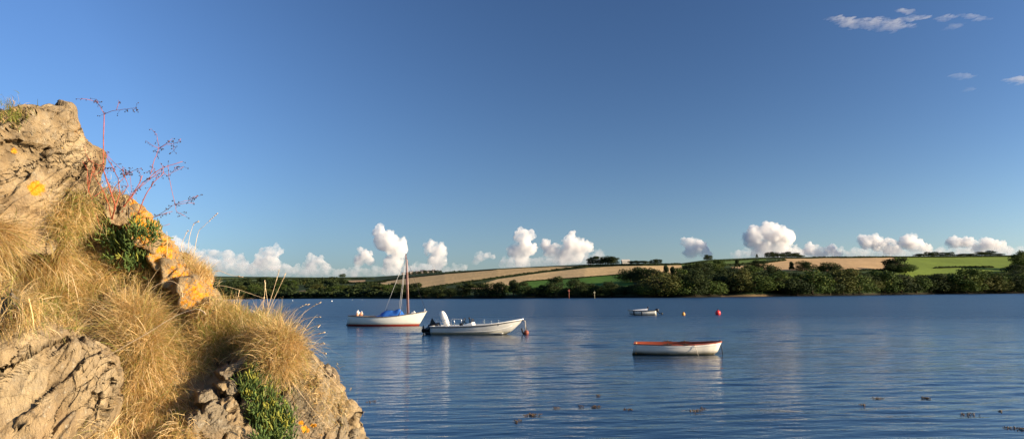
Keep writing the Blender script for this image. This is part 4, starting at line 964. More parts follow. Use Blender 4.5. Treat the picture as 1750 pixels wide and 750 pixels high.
# ================================================================== foreground headland
def sstep(a, b, x):
    t = np.clip((x - a) / (b - a), 0, 1); return t * t * (3 - 2 * t)
def rock_material(name, base=((0.10, 0.072, 0.042), (0.29, 0.205, 0.105), (0.51, 0.39, 0.22)), grain=(1, 1, 1), rot=(0, 0, 0)):
    m = NM(name); v = m.coord('Object'); g = m.coord('Object', grain, rot)
    n1 = m.noise(4.5, g, 8, 0.62, 0.4); n2 = m.noise(16, v, 8, 0.7); n3 = m.noise(70, g, 4, 0.7); n4 = m.noise(2.1, v, 4, 0.5, 0.6)
    c = m.ramp(n1, [(0.28, base[0]), (0.46, base[1]), (0.72, base[2])])
    c = m.mix(m.ramp(n2, [(0.45, 0.0), (0.75, 0.55)]), c, (0.20, 0.18, 0.14))            # grey crust
    c = m.mix(m.ramp(n4, [(0.52, 0.0), (0.72, 0.45)]), c, (0.32, 0.17, 0.055))              # iron staining
    c = m.mix(m.ramp(m.noise(34, v, 4, 0.7), [(0.60, 0.0), (0.70, 0.75)]), c, (0.46, 0.40, 0.28))   # pale crustose lichen
    c = m.mix(m.ramp(m.noise(27, g, 6, 0.75), [(0.24, 0.85), (0.40, 0.0)]), c, (0.07, 0.05, 0.035))  # dark specks and pits
    dk = m.math('MULTIPLY', m.attr('crack'), 0.6); c = m.mix(dk, c, (0.05, 0.035, 0.025))
    li = m.math('ADD', m.attr('lichen'), m.math('MULTIPLY', m.math('SUBTRACT', m.noise(30, v, 8, 0.85), 0.5), 2.6))
    lc = m.ramp(m.noise(45, v, 5, 0.7), [(0.3, (0.42, 0.15, 0.01)), (0.55, (0.72, 0.30, 0.015)), (0.72, (0.62, 0.42, 0.10))])
    c = m.mix(m.ramp(li, [(0.48, 0.0), (0.60, 1.0)]), c, lc)
    h = m.math('ADD', m.math('MULTIPLY', n1, 0.5), m.math('ADD', m.math('MULTIPLY', n2, 0.3), m.math('MULTIPLY', n3, 0.14)))
    m.set(color=c, rough=0.88, spec=0.2, normal=m.bump(h, 1.0, 0.07)); return m.m
ROCK = rock_material('weathered slate rock')
ROCKD = rock_material('diagonal bedded rock', grain=(1.0, 1.0, 0.3), rot=(0, R(-36), 0))
ROCKG = rock_material('grey crusted rock', ((0.09, 0.07, 0.045), (0.23, 0.18, 0.11), (0.38, 0.31, 0.20)))

def rough(V, N, amp, scale, seed=0, strata=None, strata_amp=0.0, strata_f=14, crack=0.0):
    """push points along normals by layered noise, bedding steps and cracks; returns points and crack mask"""
    q = V * scale + seed * 13.7
    d = amp * (0.9 * fbm(q, 5, gain=0.52) + 0.35 * (ridged(q * 1.9 + 4, 3) - 0.6))
    # angular facets: quantised coarse noise
    a = fbm(q * 1.3 + 31, 2); d = d + amp * 0.5 * (np.round(a * 4) / 4 + 0.25 * (a * 4 - np.round(a * 4)) ** 3 * 4 / 4)
    ck = np.zeros(len(V))
    if strata is not None:
        sdir = np.array(strata, float); sdir /= np.linalg.norm(sdir)
        t = (V @ sdir) * strata_f + 0.7 * fbm(V * 1.5 + seed, 3)
        st = t - np.floor(t); lv = perlin(np.stack([np.floor(t) * 3.7, V[:, 0] * 1.5 + seed, V[:, 1] * 1.5], 1))
        d = d + strata_amp * (lv * 1.4 - 0.5 * sstep(0.82, 1.0, st) * 1.0)
        ck = np.maximum(ck, 0.6 * sstep(0.86, 0.95, st) * (1 - sstep(0.97, 1.0, st)) * sstep(0.0, 0.35, fbm(V * 3 + 5 + seed, 2)))
    if crack:
        sd_ = np.array(strata if strata is not None else (0.7, 0.3, -0.65), float); sd_ /= np.linalg.norm(sd_)
        al = V - (V @ sd_)[:, None] * sd_; W_ = al * 1.1 + (V @ sd_)[:, None] * sd_ * 5.5 + seed * 3.1 + 0.12 * np.stack([fbm(V * 6, 3)] * 3, 1)
        w = np.abs(perlin(W_)); c1 = (1 - sstep(0.0, 0.07, w)) * sstep(-0.1, 0.25, fbm(V * 2.2 + seed, 2))
        w = np.abs(perlin(W_ * 2.3 + 7)); c1 = np.maximum(c1, 0.6 * (1 - sstep(0.0, 0.10, w)) * sstep(-0.05, 0.3, fbm(V * 3.2 + seed + 3, 2)))
        w = np.abs(fbm(V * 3.4 + seed * 2.2, 4)); c1 = np.maximum(c1, 0.5 * (1 - sstep(0.0, 0.03, w)) * sstep(0.0, 0.3, perlin(V * 2.1 + 50)))
        d = d - crack * c1; ck = np.maximum(ck, c1 * 0.45)
    return V + N * d[:, None], ck
def slabs(V, N, k, amp, tilt, bed, seed, gap=0.0, stretch=2.6):
    """break the surface into flat-faced blocks drawn out along the bedding"""
    rs = np.random.RandomState(seed); b = np.array(bed, float); b /= np.linalg.norm(b)
    def met(Q): return Q + (Q @ b)[:, None] * b * (stretch - 1)
    Wp = V + 0.02 * np.stack([fbm(V * 9 + seed + 7 * j, 2) for j in range(3)], 1)
    S = V[rs.choice(len(V), k, replace=False)]; MS = met(S); MV = met(Wp)
    d1 = np.full(len(V), 1e9); d2 = d1.copy(); idx = np.zeros(len(V), int)
    for i in range(k):
        d = ((MV - MS[i]) ** 2).sum(1); m1 = d < d1; d2 = np.where(m1, d1, np.minimum(d2, d)); idx = np.where(m1, i, idx); d1 = np.where(m1, d, d1)
    off = rs.normal(0, amp, k); tl = rs.normal(0, tilt, (k, 3)) + b * rs.normal(0, tilt, k)[:, None]
    d = off[idx] + ((V - S[idx]) * tl[idx]).sum(1)
    e = np.sqrt(d2) - np.sqrt(d1); ck = (1 - sstep(0.0, 0.012, e)) * (off[idx] < amp * 0.6)
    return V + N * (np.clip(d, -3 * amp, 3 * amp) - gap * ck)[:, None], ck
def normals(V, F):
    n = np.zeros_like(V)
    for f in F:
        a = V[f[:, 1]] - V[f[:, 0]]; b = V[f[:, -1]] - V[f[:, 0]]; c = np.cross(a, b)
        for k in range(f.shape[1]): np.add.at(n, f[:, k], c)
    return n / (np.linalg.norm(n, axis=1)[:, None] + 1e-12)
def lichen_at(V, spots):
    m = np.zeros(len(V)); px, py = project(V)
    for (x, y, rx, ry, s) in spots: m = np.maximum(m, s * np.exp(-(((px - x) / rx) ** 2 + ((py - y) / ry) ** 2) ** 1.5))
    return m
SURF = []
def keep(o, V, F):
    tris = []
    for f in F:
        tris.append(f[:, :3]); 
        if f.shape[1] == 4: tris.append(f[:, [0, 2, 3]])
    SURF.append((V, np.concatenate(tris)))

# ---- the earth and rock bank: a headland whose tip runs down to the right into the water
LX = [(1100, 775), (1000, 735), (850, 672), (750, 634), (715, 619), (690, 600), (650, 556), (610, 520), (580, 480), (560, 440), (535, 398), (510, 366), (480, 352), (450, 318), (420, 290), (400, 270), (370, 240), (350, 216), (330, 186), (320, 120), (300, 60), (260, 20), (220, 0), (196, -10), (180, -60)]
def tip_depth(y): return np.interp(y, [150, 330, 420, 500, 560, 620, 760, 1100], [5.0, 5.35, 5.5, 5.5, 5.3, 5.1, 5.0, 5.0])
def near_depth(x, y):
    """forward distance of the near face at a photo pixel"""
    xs = np.interp(y, [p[1] for p in LX][::-1], [p[0] for p in LX][::-1]) if False else np.interp(-np.asarray(y, float), [-p[0] for p in LX], [p[1] for p in LX])
    u = np.maximum(xs - x, 0) / 250.0                         # about metres to the left of the tip line
    return tip_depth(y) - (0.10 * np.sqrt(u + 1e-6) * 2.2 + 0.42 * u)
def build_bank():
    ys = np.concatenate([np.linspace(1110, 770, 40), np.linspace(768, 176, 330)])
    us = np.concatenate([np.linspace(-3.2, -0.1, 40), np.array([-0.05, -0.02]), np.linspace(0, 2.9, 330) ** 1.0])
    V = []
    for y in ys:
        xs = float(np.interp(-y, [-p[0] for p in LX], [p[1] for p in LX])); D = float(tip_depth(y)); t = np.array(P(xs, y, D)); z = t[2]
        u = us
        near = u >= 0; a = np.abs(u)
        X = t[0] - a
        Yn = D - (0.10 * np.sqrt(a + 1e-6) * 2.2 + 0.42 * a); Yb = D + 0.30 * np.sqrt(a) + 0.75 * a
        V.append(np.stack([X, np.where(near, Yn, Yb), np.full(len(u), z)], 1))
    nr, nc = len(ys), len(us); V = np.concatenate(V); F = [grid_faces(nr, nc)]
    N = normals(V, F)
    if (N[:, 1] * 1.0).mean() > 0 and False: N = -N
    k = nr // 2 * nc + nc - 50
    flip = N[k, 1] > 0
    if flip: F = [F[0][:, ::-1]]; N = -N
    V2, ck = rough(V, N, 0.045, 2.6, 1, strata=(0.5, 0.3, -0.8), strata_amp=0.02, crack=0.03)
    N2 = normals(V2, F); V2, c2 = slabs(V2, N2, 320, 0.010, 0.14, (0.7, 0.3, -0.65), 5, 0.008); ck = np.maximum(ck, c2 * 0.5)
    top = V2[-nc:]
    li = lichen_at(V2, [(235, 372, 30, 26, 0.85), (262, 405, 28, 30, 0.8), (285, 430, 28, 30, 0.7), (345, 505, 40, 44, 0.7), (315, 470, 30, 34, 0.62), (300, 540, 26, 22, 0.5), (372, 545, 14, 14, 0.5), (215, 345, 14, 14, 0.7), (318, 462, 16, 16, 0.7), (335, 495, 22, 26, 0.95), (352, 520, 16, 18, 0.8), (310, 500, 12, 14, 0.5), (275, 470, 10, 12, 0.5), (440, 618, 9, 10, 0.8), (330, 602, 8, 6, 0.6)])
    V3 = np.concatenate([V2, top + np.array([0, 0, -0.02]), ])
    o = mesh('rock_bank', V2, F, ROCK, attrs={'lichen': li, 'crack': ck}); keep(o, V2, F)
    tag(o, 'grassy rock bank with orange lichen, sloping down to the water', 'rock bank')
    return o
build_bank()

def poly_rock(name, outline, dfun, front, back, mat, label, seed, amp=0.02, sub=6, strata=None, strata_amp=0.0, strata_f=14, crack=0.012, spots=(), scale=4.0, extra=(), group=None, cat='rock', jag=10):
    """a rock cut by planes: its outline polygon, front facets, a back; then weathered. front = list of (x, y, nudge, normal)"""
    pts = [np.array(P(x, y, dfun(x, y))) for x, y in outline]; cen = np.mean(pts, axis=0); cx = np.mean([p[0] for p in outline]); cy = np.mean([p[1] for p in outline])
    c0 = np.array(P(cx, cy, dfun(cx, cy))) + np.array([0, back * 0.35, 0]); planes = []
    n = len(pts); area = sum(outline[i][0] * outline[(i + 1) % n][1] - outline[(i + 1) % n][0] * outline[i][1] for i in range(n))
    for i in range(n):
        a, b = pts[i], pts[(i + 1) % n]; vd = a - np.array(CAM); nn = np.cross(b - a, vd); nn /= np.linalg.norm(nn)
        if nn @ (c0 - a) > 0: nn = -nn
        nn = nn + np.array([0, -0.10, 0]); nn /= np.linalg.norm(nn)
        planes.append((nn, nn @ (a - c0)))
    for (x, y, k, nv) in front:
        nv = np.array(nv, float); nv /= np.linalg.norm(nv); a = np.array(P(x, y, dfun(x, y) - k)); planes.append((nv, nv @ (a - c0)))
    planes.append((np.array([0, 1.0, 0]), back * 0.65)); planes.append((np.array([-0.3, 0.9, 0.3]) / np.linalg.norm([-0.3, 0.9, 0.3]), back * 0.6))
    for nv, h in extra: nv = np.array(nv, float) / np.linalg.norm(nv); planes.append((nv, h))
    rs = np.random.RandomState(seed); base = np.mean([abs(h) for _, h in planes])
    V0, F0 = ico(sub); r = np.full(len(V0), 1e9); k = 0.02 * base
    q = V0 + 0.06 * np.stack([perlin(V0 * 3 + seed), perlin(V0 * 3 + seed + 9), perlin(V0 * 3 + seed + 18)], 1)
    for nv, h in planes:
        d = q @ nv; rr_ = np.where(d > 0.03, max(h, 0.02) / np.maximum(d, 0.03), 1e3); r = np.minimum(r, rr_)
    V = V0 * np.minimum(r, 4 * base)[:, None] + c0
    N = normals(V, [F0]); N = 0.6 * N + 0.4 * V0; N /= np.linalg.norm(N, axis=1)[:, None]
    V, ck = rough(V, N, amp, scale, seed, strata, strata_amp, strata_f, crack)
    if sub >= 7:
        bed = strata; N = normals(V, [F0]); V, c2 = slabs(V, N, 34, 0.011, 0.12, bed, seed + 1, 0.009, 3.0)
        N = normals(V, [F0]); V, c3 = slabs(V, N, 140, 0.0020, 0.06, bed, seed + 2, 0.0022, 3.0); ck = np.maximum(ck, np.maximum(c2 * 0.5, c3 * 0.3))
    elif sub == 5:
        V, c2 = slabs(V, N, 40, 0.35 * amp, 0.15, (0.7, 0.3, -0.65), seed + 1, 0.2 * amp); ck = np.maximum(ck, c2 * 0.4)
    li = lichen_at(V, spots) if spots else np.zeros(len(V))
    keep(None, V, [F0])
    o = mesh(name, V - cen, F0, mat, attrs={'lichen': li, 'crack': ck}); o.location = cen
    if label: tag(o, label, cat, group)
    return o
poly_rock('rock_crag', [(-120, 266), (-60, 242), (0, 216), (30, 204), (60, 192), (90, 190), (114, 196), (128, 212), (140, 240), (155, 268), (156, 300), (148, 330), (138, 362), (120, 392), (90, 430), (-120, 450)],
          lambda x, y: 4.15 + 0.0042 * max(x, -50), [(60, 290, 0.02, (0.38, -0.9, 0.12)), (128, 270, 0.0, (0.82, -0.55, 0.1)), (30, 210, 0.0, (0.1, -0.6, 0.8)), (60, 390, 0.06, (0.45, -0.85, -0.2)), (100, 190, 0.0, (0.5, -0.5, 0.6))], 0.9, ROCK,
          'big pale crag at the upper left with a round orange lichen patch', 3, 0.014, 7, strata=(0.75, 0.2, -0.62), strata_amp=0.012, strata_f=10, crack=0.014, spots=[(63, 322, 17, 14, 1.0), (24, 258, 8, 6, 0.75), (132, 222, 8, 16, 0.42), (105, 250, 8, 10, 0.40), (152, 272, 6, 8, 0.5)])
poly_rock('rock_boulder', [(-160, 560), (0, 553), (44, 551), (88, 562), (126, 580), (158, 600), (188, 622), (193, 648), (188, 680), (176, 720), (160, 780), (130, 900), (-160, 900)],
          lambda x, y: 3.15 + 0.0035 * max(x, -60) + 0.0012 * (560 - y), [(60, 640, 0.0, (0.30, -0.88, 0.36)), (20, 570, 0.0, (0.1, -0.35, 0.93)), (150, 650, 0.0, (0.75, -0.62, 0.22)), (120, 600, 0.0, (0.45, -0.5, 0.74))], 0.9, ROCKD,
          'large tilted boulder with diagonal bedding at the lower left', 5, 0.013, 7, strata=(0.80, 0.25, -0.52), strata_amp=0.022, strata_f=8, crack=0.011, scale=3.5)
poly_rock('rock_block', [(-60, 492), (4, 494), (14, 505), (20, 520), (16, 536), (2, 545), (-60, 548)], lambda x, y: 3.35, [(5, 515, 0.03, (0.35, -0.9, 0.2))], 0.4, ROCKG, 'small pale rock half hidden in grass at the left edge', 8, 0.012, 5, scale=7, crack=0.008)
poly_rock('rock_slab', [(452, 598), (500, 592), (538, 606), (552, 640), (580, 668), (602, 690), (620, 714), (632, 748), (650, 800), (660, 900), (430, 900), (420, 760), (424, 680)],
          lambda x, y: 4.55 + 0.0020 * (x - 450), [(510, 680, 0.03, (0.30, -0.90, 0.30)), (590, 700, 0.0, (0.86, -0.42, 0.30)), (500, 610, 0.0, (0.3, -0.45, 0.84)), (560, 650, 0.0, (0.62, -0.40, 0.68)), (470, 740, 0.05, (0.05, -0.99, 0.05))], 0.8, ROCKG,
          'grey-brown rock slab running down to the water at the right tip', 11, 0.016, 7, strata=(0.7, 0.3, -0.65), strata_amp=0.015, strata_f=12, crack=0.014, scale=5, spots=[(522, 733, 8, 9, 1.0), (515, 722, 6, 5, 0.8), (536, 726, 7, 4, 0.9), (548, 742, 8, 5, 0.35), (560, 640, 8, 8, 0.35)])
# lichen-covered stones along the ridge
for i, (ol, dep, lab, sp) in enumerate([
    ([(176, 352), (190, 340), (212, 342), (230, 358), (226, 380), (205, 392), (180, 384)], 5.22, 'pale stone under the dead plant at the top of the ridge', [(230, 350, 10, 12, 0.8)]),
    ([(214, 346), (236, 352), (262, 384), (274, 406), (262, 432), (230, 424), (212, 388)], 5.28, 'upper orange lichen covered stone on the ridge', [(246, 388, 36, 44, 0.66)]),
    ([(250, 394), (276, 402), (294, 424), (306, 446), (298, 470), (262, 462), (244, 424)], 5.32, 'middle orange lichen covered stone on the ridge', [(278, 428, 36, 38, 0.62)]),
    ([(276, 444), (302, 446), (322, 466), (328, 496), (306, 512), (276, 490)], 5.3, 'brown ridge stone between the orange stones', [(306, 470, 34, 34, 0.56)]),
    ([(300, 476), (330, 472), (354, 494), (368, 512), (366, 536), (336, 552), (302, 526)], 5.2, 'lowest orange lichen covered stone above the water', [(338, 508, 40, 42, 0.62)]),
    ([(340, 520), (358, 512), (370, 522), (368, 542), (350, 548), (338, 538)], 5.1, 'small cream stone at the tip below the orange lichen', [(350, 530, 14, 16, 0.6)])]):
    n_ = len(ol); mx_ = sum(p[0] for p in ol) / n_; my_ = sum(p[1] for p in ol) / n_
    poly_rock('rock_stone', ol, lambda x, y, d=dep: d - 0.10, [(mx_, my_, 0.05, (0.45, -0.85, 0.25)), (mx_ + 8, my_ - 6, 0.03, (0.8, -0.4, 0.4))], 0.35, ROCK, lab, 20 + i, 0.014, 5, crack=0.012, scale=8, spots=sp, group='stones along the lichened ridge')
# broken stones spilling down the gully
rs = np.random.RandomState(9)
SCREE = [((352, 694), (366, 688), (382, 700), (392, 728), (372, 756), (346, 750), (336, 722)), ((388, 712), (404, 704), (412, 724), (408, 752), (386, 756), (380, 734)), ((340, 672), (360, 668), (368, 680), (352, 690), (338, 686)), ((360, 660), (376, 656), (384, 668), (370, 676)), ((348, 704), (362, 698), (376, 706), (364, 716), (346, 716)),
         ((376, 686), (394, 680), (404, 692), (390, 704), (376, 700)), ((322, 716), (338, 706), (346, 722), (336, 744), (320, 744)), ((392, 738), (424, 730), (440, 748), (432, 790), (390, 790)), ((366, 640), (378, 634), (388, 646), (376, 656)), ((302, 738), (324, 730), (340, 748), (336, 790), (300, 790)), ((384, 660), (398, 654), (408, 668), (396, 678), (384, 674))]
SL = ['large cracked block at the head of the gully by the bottom edge', 'upright brown block left of the green plants', 'flat oval stone at the left of the gully', 'small flat stone above the oval one', 'pale tongue-shaped stone lying on the large block', 'rounded grey stone in the middle of the gully', 'sloping stone under the hanging grass at lower left of the gully', 'broad stone cut by the bottom edge under the green plants', 'smallest stone at the very top of the gully', 'dusty stone at the bottom edge beneath the big grass mop', 'grey stone touching the green plant']
for i, (ol, l) in enumerate(zip(SCREE, SL)):
    n_ = len(ol); mx_ = sum(p[0] for p in ol) / n_; my_ = sum(p[1] for p in ol) / n_; dd = float(near_depth(mx_, my_)) - 0.12
    poly_rock('rock_stone', list(ol), lambda x, y, d=dd: d, [(mx_, my_, 0.03, (0.25 + rs.normal(0, .15), -0.85, 0.4)), (mx_ + 4, my_ - 5, 0.02, (0.6, -0.4, 0.6))], 0.22, ROCK if i % 2 else ROCKG, l, 40 + i, 0.007, 5, crack=0.006, scale=12, group='broken stones in the gully')

# ---- one BVH over every rock so that plants root on real surfaces
_o = 0; _v = []; _f = []
for V_, F_ in SURF: _v.append(V_); _f.append(F_ + _o); _o += len(V_)
BV = BVHTree.FromPolygons([tuple(v) for v in np.concatenate(_v)], [tuple(f) for f in np.concatenate(_f).tolist()])
def hit(x, y):
    v = ray(x, y).normalized(); loc, no, idx, dist = BV.ray_cast(CAM, v, 30)
    if loc is None:
        k = 1
        while loc is None and k < 40:
            loc, no, idx, dist = BV.ray_cast(CAM, ray(x - 3 * k, y + 2 * k).normalized(), 30); k += 1
        if loc is None: return Vector(P(x, y, 5)), Vector((0, -1, 0))
    if no.dot(v) > 0: no = -no
    return loc, no
# ================================================================== grass and plants
def blade_material(name, straw, gold, green):
    m = NM(name); v = m.attr('vary'); c = m.ramp(v, [(0.0, green), (0.16, tuple(0.5 * (a + b) for a, b in zip(green, gold))), (0.32, tuple(0.62 * a for a in gold)), (0.52, gold), (1.0, straw)])
    m.set(color=c, rough=0.6, spec=0.25)
    tr = m.n('BsdfTranslucent'); m.l(c, tr.inputs['Color']); mx = m.n('MixShader'); mx.inputs[0].default_value = 0.36
    m.l(m.b.outputs[0], mx.inputs[1]); m.l(tr.outputs[0], mx.inputs[2]); m.l(mx.outputs[0], m.out.inputs[0]); return m.m
GRASS = blade_material('dry fescue blades', (0.93, 0.74, 0.42), (0.72, 0.47, 0.17), (0.24, 0.29, 0.055))
STALK = blade_material('seeding stalks', (0.72, 0.52, 0.28), (0.55, 0.38, 0.18), (0.4, 0.3, 0.12))
def blades(root, d0, length, droop, width, vary, rs, seg=6, sweep=None):
    """arrays: root (n,3), d0 (n,3) unit, length (n), droop (n). blades arch over under their weight"""
    n = len(root); p = root.copy(); d = d0.copy(); pts = [p.copy()]; st = (length / seg)[:, None]
    curl = rs.normal(size=(n, 3)) * 0.10
    for k in range(seg):
        d = d + np.array([0, 0, -1.0]) * (droop * (0.4 + k) / seg)[:, None] + curl + (0 if sweep is None else sweep / seg)
        d /= np.linalg.norm(d, axis=1)[:, None]; p = p + d * st; pts.append(p.copy())
    side = np.cross(d0, rs.normal(size=(n, 3))); side /= np.linalg.norm(side, axis=1)[:, None] + 1e-9
    V = []; 
    for k, q in enumerate(pts[:-1]):
        w = (width * (1 - (k / seg) ** 1.5 * 0.75))[:, None] * side; V += [q - w, q + w]
    V.append(pts[-1]); V = np.stack(V, 1); m = 2 * seg + 1; b = (np.arange(n) * m)[:, None]
    F4 = np.concatenate([b + np.array([[2 * k, 2 * k + 1, 2 * k + 3, 2 * k + 2]]) for k in range(seg - 1)]); F3 = b + np.array([[2 * seg - 2, 2 * seg - 1, 2 * seg]])
    return V.reshape(-1, 3), F4, F3, np.repeat(vary, m)
TUFTS = {}
def tussock(roots, n, length, dirv, spread, droop, green, label, seed, up=0.35, jitter=0.045, width=0.0011, sweep=None, straight=0.0, patch=None):
    """roots: photo pixels of the crown of roots; dirv: which way the blades lean"""
    rs = np.random.RandomState(seed); A = [hit(*p) for p in roots]
    k = rs.randint(len(A), size=n); R0 = np.array([a[0] for a in A])[k]; N0 = np.array([a[1] for a in A])[k]
    jt = rs.normal(size=(n, 3)) * jitter; jt -= N0 * np.sum(jt * N0, 1)[:, None]; R0 = R0 + jt - N0 * 0.015
    g = rs.normal(size=(n, 3)); 
    nc_ = max(12, n // 60); ci = rs.randint(nc_, size=n); tuftdir = rs.normal(size=(nc_, 3))[ci]; tcol = rs.normal(0, 0.15, nc_)[ci]
    D = np.array(dirv, float) + N0 * 0.45 + np.array([0, 0, up]) + g * spread * 0.75 + tuftdir * spread * 0.5
    D /= np.linalg.norm(D, axis=1)[:, None]; f = np.sum(D * N0, 1); D = D + N0 * np.maximum(0.12 - f, 0)[:, None]; D /= np.linalg.norm(D, axis=1)[:, None]
    L = length * 0.9 * (0.35 + 0.8 * rs.beta(2.6, 2.0, n)) * (1 + 0.25 * fbm(R0 * 9 + 3, 2)); dr = droop * rs.uniform(0.5, 1.4, n)
    pn = fbm(R0 * 7, 2) * 0.35 + 0.25 * perlin(D * 2.5)
    v = np.clip(rs.beta(2.4, 2.0, n) + pn * 0.8 + tcol - (rs.rand(n) < green) * rs.uniform(0.2, 0.7, n), 0, 1)
    V, F4, F3, vy = blades(R0, D, L, dr, width * rs.uniform(0.6, 1.5, n) * np.where(rs.rand(n) < 0.04, 2.0, 1), v, rs, 6, sweep)
    c = np.array(A[0][0]); o = mesh('grass_tussock', V - c, [F4, F3], GRASS, None, True, {'vary': vy}); o.location = c
    tag(o, label, 'grass tussock', 'dry grass tussocks on the rock bank'); return o
def grid_pts(poly, n, seed):
    rs = np.random.RandomState(seed); xs = [p[0] for p in poly]; ys = [p[1] for p in poly]; out = []
    while len(out) < n:
        x = rs.uniform(min(xs), max(xs), 50); y = rs.uniform(min(ys), max(ys), 50); k = inpoly(x, y, poly)
        out += [(float(a), float(b)) for a, b in zip(x[k], y[k])]
    return out[:n]
T = tussock
T(grid_pts([(-90, 395), (60, 408), (110, 430), (60, 470), (-90, 500)], 26, 1), 9000, 0.36, (0.75, -0.55, 0.0), 0.34, 0.34, 0.16, 'big shaggy straw tussock swept sideways under the crag', 1, up=0.25, sweep=np.array([0.6, 0, -0.1]))
T(grid_pts([(60, 450), (140, 440), (190, 480), (150, 520), (60, 520)], 16, 2), 5200, 0.26, (0.5, -0.5, -0.1), 0.45, 0.40, 0.30, 'olive-tinged tussock right of the swept one, above the boulder', 2, up=0.2)
T(grid_pts([(95, 385), (118, 360), (142, 335), (160, 400), (130, 420), (90, 420)], 14, 3), 3800, 0.17, (0.3, -0.4, -0.1), 0.42, 0.45, 0.50, 'greenish grass in the cleft beneath the right side of the crag', 3, up=0.35)
T(grid_pts([(20, 530), (120, 525), (200, 560), (190, 590), (120, 560), (20, 545)], 18, 4), 3800, 0.16, (0.4, -0.5, 0.1), 0.45, 0.38, 0.32, 'grass fringe along the top edge of the tilted boulder', 4, up=0.45)
T(grid_pts([(205, 545), (235, 538), (268, 560), (268, 610), (232, 625), (210, 600)], 22, 5), 11500, 0.36, (0.45, -0.55, 0.0), 0.56, 0.46, 0.14, 'huge rounded mop of golden grass at the right of the boulder', 5, up=0.22)
T(grid_pts([(222, 640), (250, 620), (300, 650), (290, 700), (225, 710), (212, 690)], 14, 6), 4800, 0.30, (0.2, -0.5, -0.5), 0.38, 0.6, 0.08, 'long hanging pale grass below the golden mop', 6, up=-0.1)
T(grid_pts([(205, 505), (265, 515), (290, 560), (290, 580), (250, 560), (205, 530)], 22, 7), 4800, 0.17, (0.35, -0.5, 0.05), 0.5, 0.42, 0.22, 'tangled straw grass below the lichened ridge stones', 7, up=0.3)
T(grid_pts([(330, 545), (360, 535), (385, 560), (380, 600), (340, 600)], 12, 8), 4200, 0.20, (0.2, -0.5, 0.1), 0.5, 0.42, 0.22, 'curly straw tuft left of the dark hollow', 8, up=0.4)
T(grid_pts([(375, 560), (400, 548), (415, 575), (400, 610), (378, 600)], 12, 9), 4800, 0.24, (0.05, -0.45, 0.25), 0.40, 0.35, 0.62, 'upright green and straw tuft beside the dark hollow', 9, up=0.7)
T(grid_pts([(425, 580), (470, 570), (500, 600), (480, 640), (440, 625)], 18, 10), 9000, 0.27, (0.45, -0.4, 0.1), 0.52, 0.42, 0.20, 'full golden tussock nearest the right end of the bank', 10, up=0.45)
T(grid_pts([(380, 545), (430, 556), (470, 570), (430, 575), (390, 565)], 12, 11), 4600, 0.20, (0.1, -0.3, 0.4), 0.45, 0.38, 0.40, 'short crest tuft between the ridge stones and the golden tussock', 11, up=0.7)
T([(322, 452), (335, 462), (345, 470), (338, 466)], 1300, 0.13, (0.25, -0.2, 0.2), 0.48, 0.30, 0.10, 'wispy tuft on the skyline over the lowest orange stone', 12, up=0.7)
T(grid_pts([(158, 332), (180, 324), (215, 330), (216, 338), (170, 342)], 10, 13), 1500, 0.06, (0.2, -0.3, 0.1), 0.5, 0.5, 0.20, 'short turf cap on the ridge behind the dead plant', 13, up=0.5)
T([(-8, 205), (4, 203), (14, 202), (22, 200), (-20, 208), (30, 197)], 1300, 0.06, (0.0, -0.1, 0.3), 0.5, 0.3, 1.0, 'dark green tuft on the crag top at the left edge', 14, up=0.9)
T(grid_pts([(372, 535), (385, 535), (402, 550), (380, 560), (368, 552)], 8, 15), 2200, 0.13, (0.35, -0.25, 0.2), 0.5, 0.40, 0.15, 'pale tuft at the tip under the orange stones', 15, up=0.4)
T(grid_pts([(290, 570), (350, 560), (370, 620), (340, 650), (300, 620)], 12, 16), 3400, 0.19, (0.2, -0.5, -0.1), 0.5, 0.5, 0.18, 'thin dry grass on the face between mop and gully', 16, up=0.15)
T(grid_pts([(520, 640), (560, 665), (600, 700), (590, 720), (540, 690), (505, 650)], 14, 17), 1300, 0.09, (0.3, -0.4, 0.1), 0.5, 0.6, 0.10, 'sparse short straw scattered over the right slab', 17, up=0.2, jitter=0.06)
T(grid_pts([(200, 450), (250, 460), (280, 485), (240, 490), (195, 470)], 12, 18), 2600, 0.13, (0.3, -0.5, 0.0), 0.5, 0.5, 0.35, 'low grass around the green plant on the ridge', 18, up=0.3)
T(grid_pts([(-40, 500), (30, 500), (60, 520), (20, 545), (-40, 548)], 8, 19), 2200, 0.17, (0.4, -0.6, -0.1), 0.45, 0.6, 0.12, 'brown dead grass around the small rock at the left edge', 19, up=0.1)
T(grid_pts([(160, 700), (330, 700), (320, 760), (150, 770)], 14, 20), 4200, 0.20, (0.1, -0.5, -0.3), 0.45, 0.55, 0.06, 'pale straw along the bottom edge beside the boulder', 20, up=0.1)

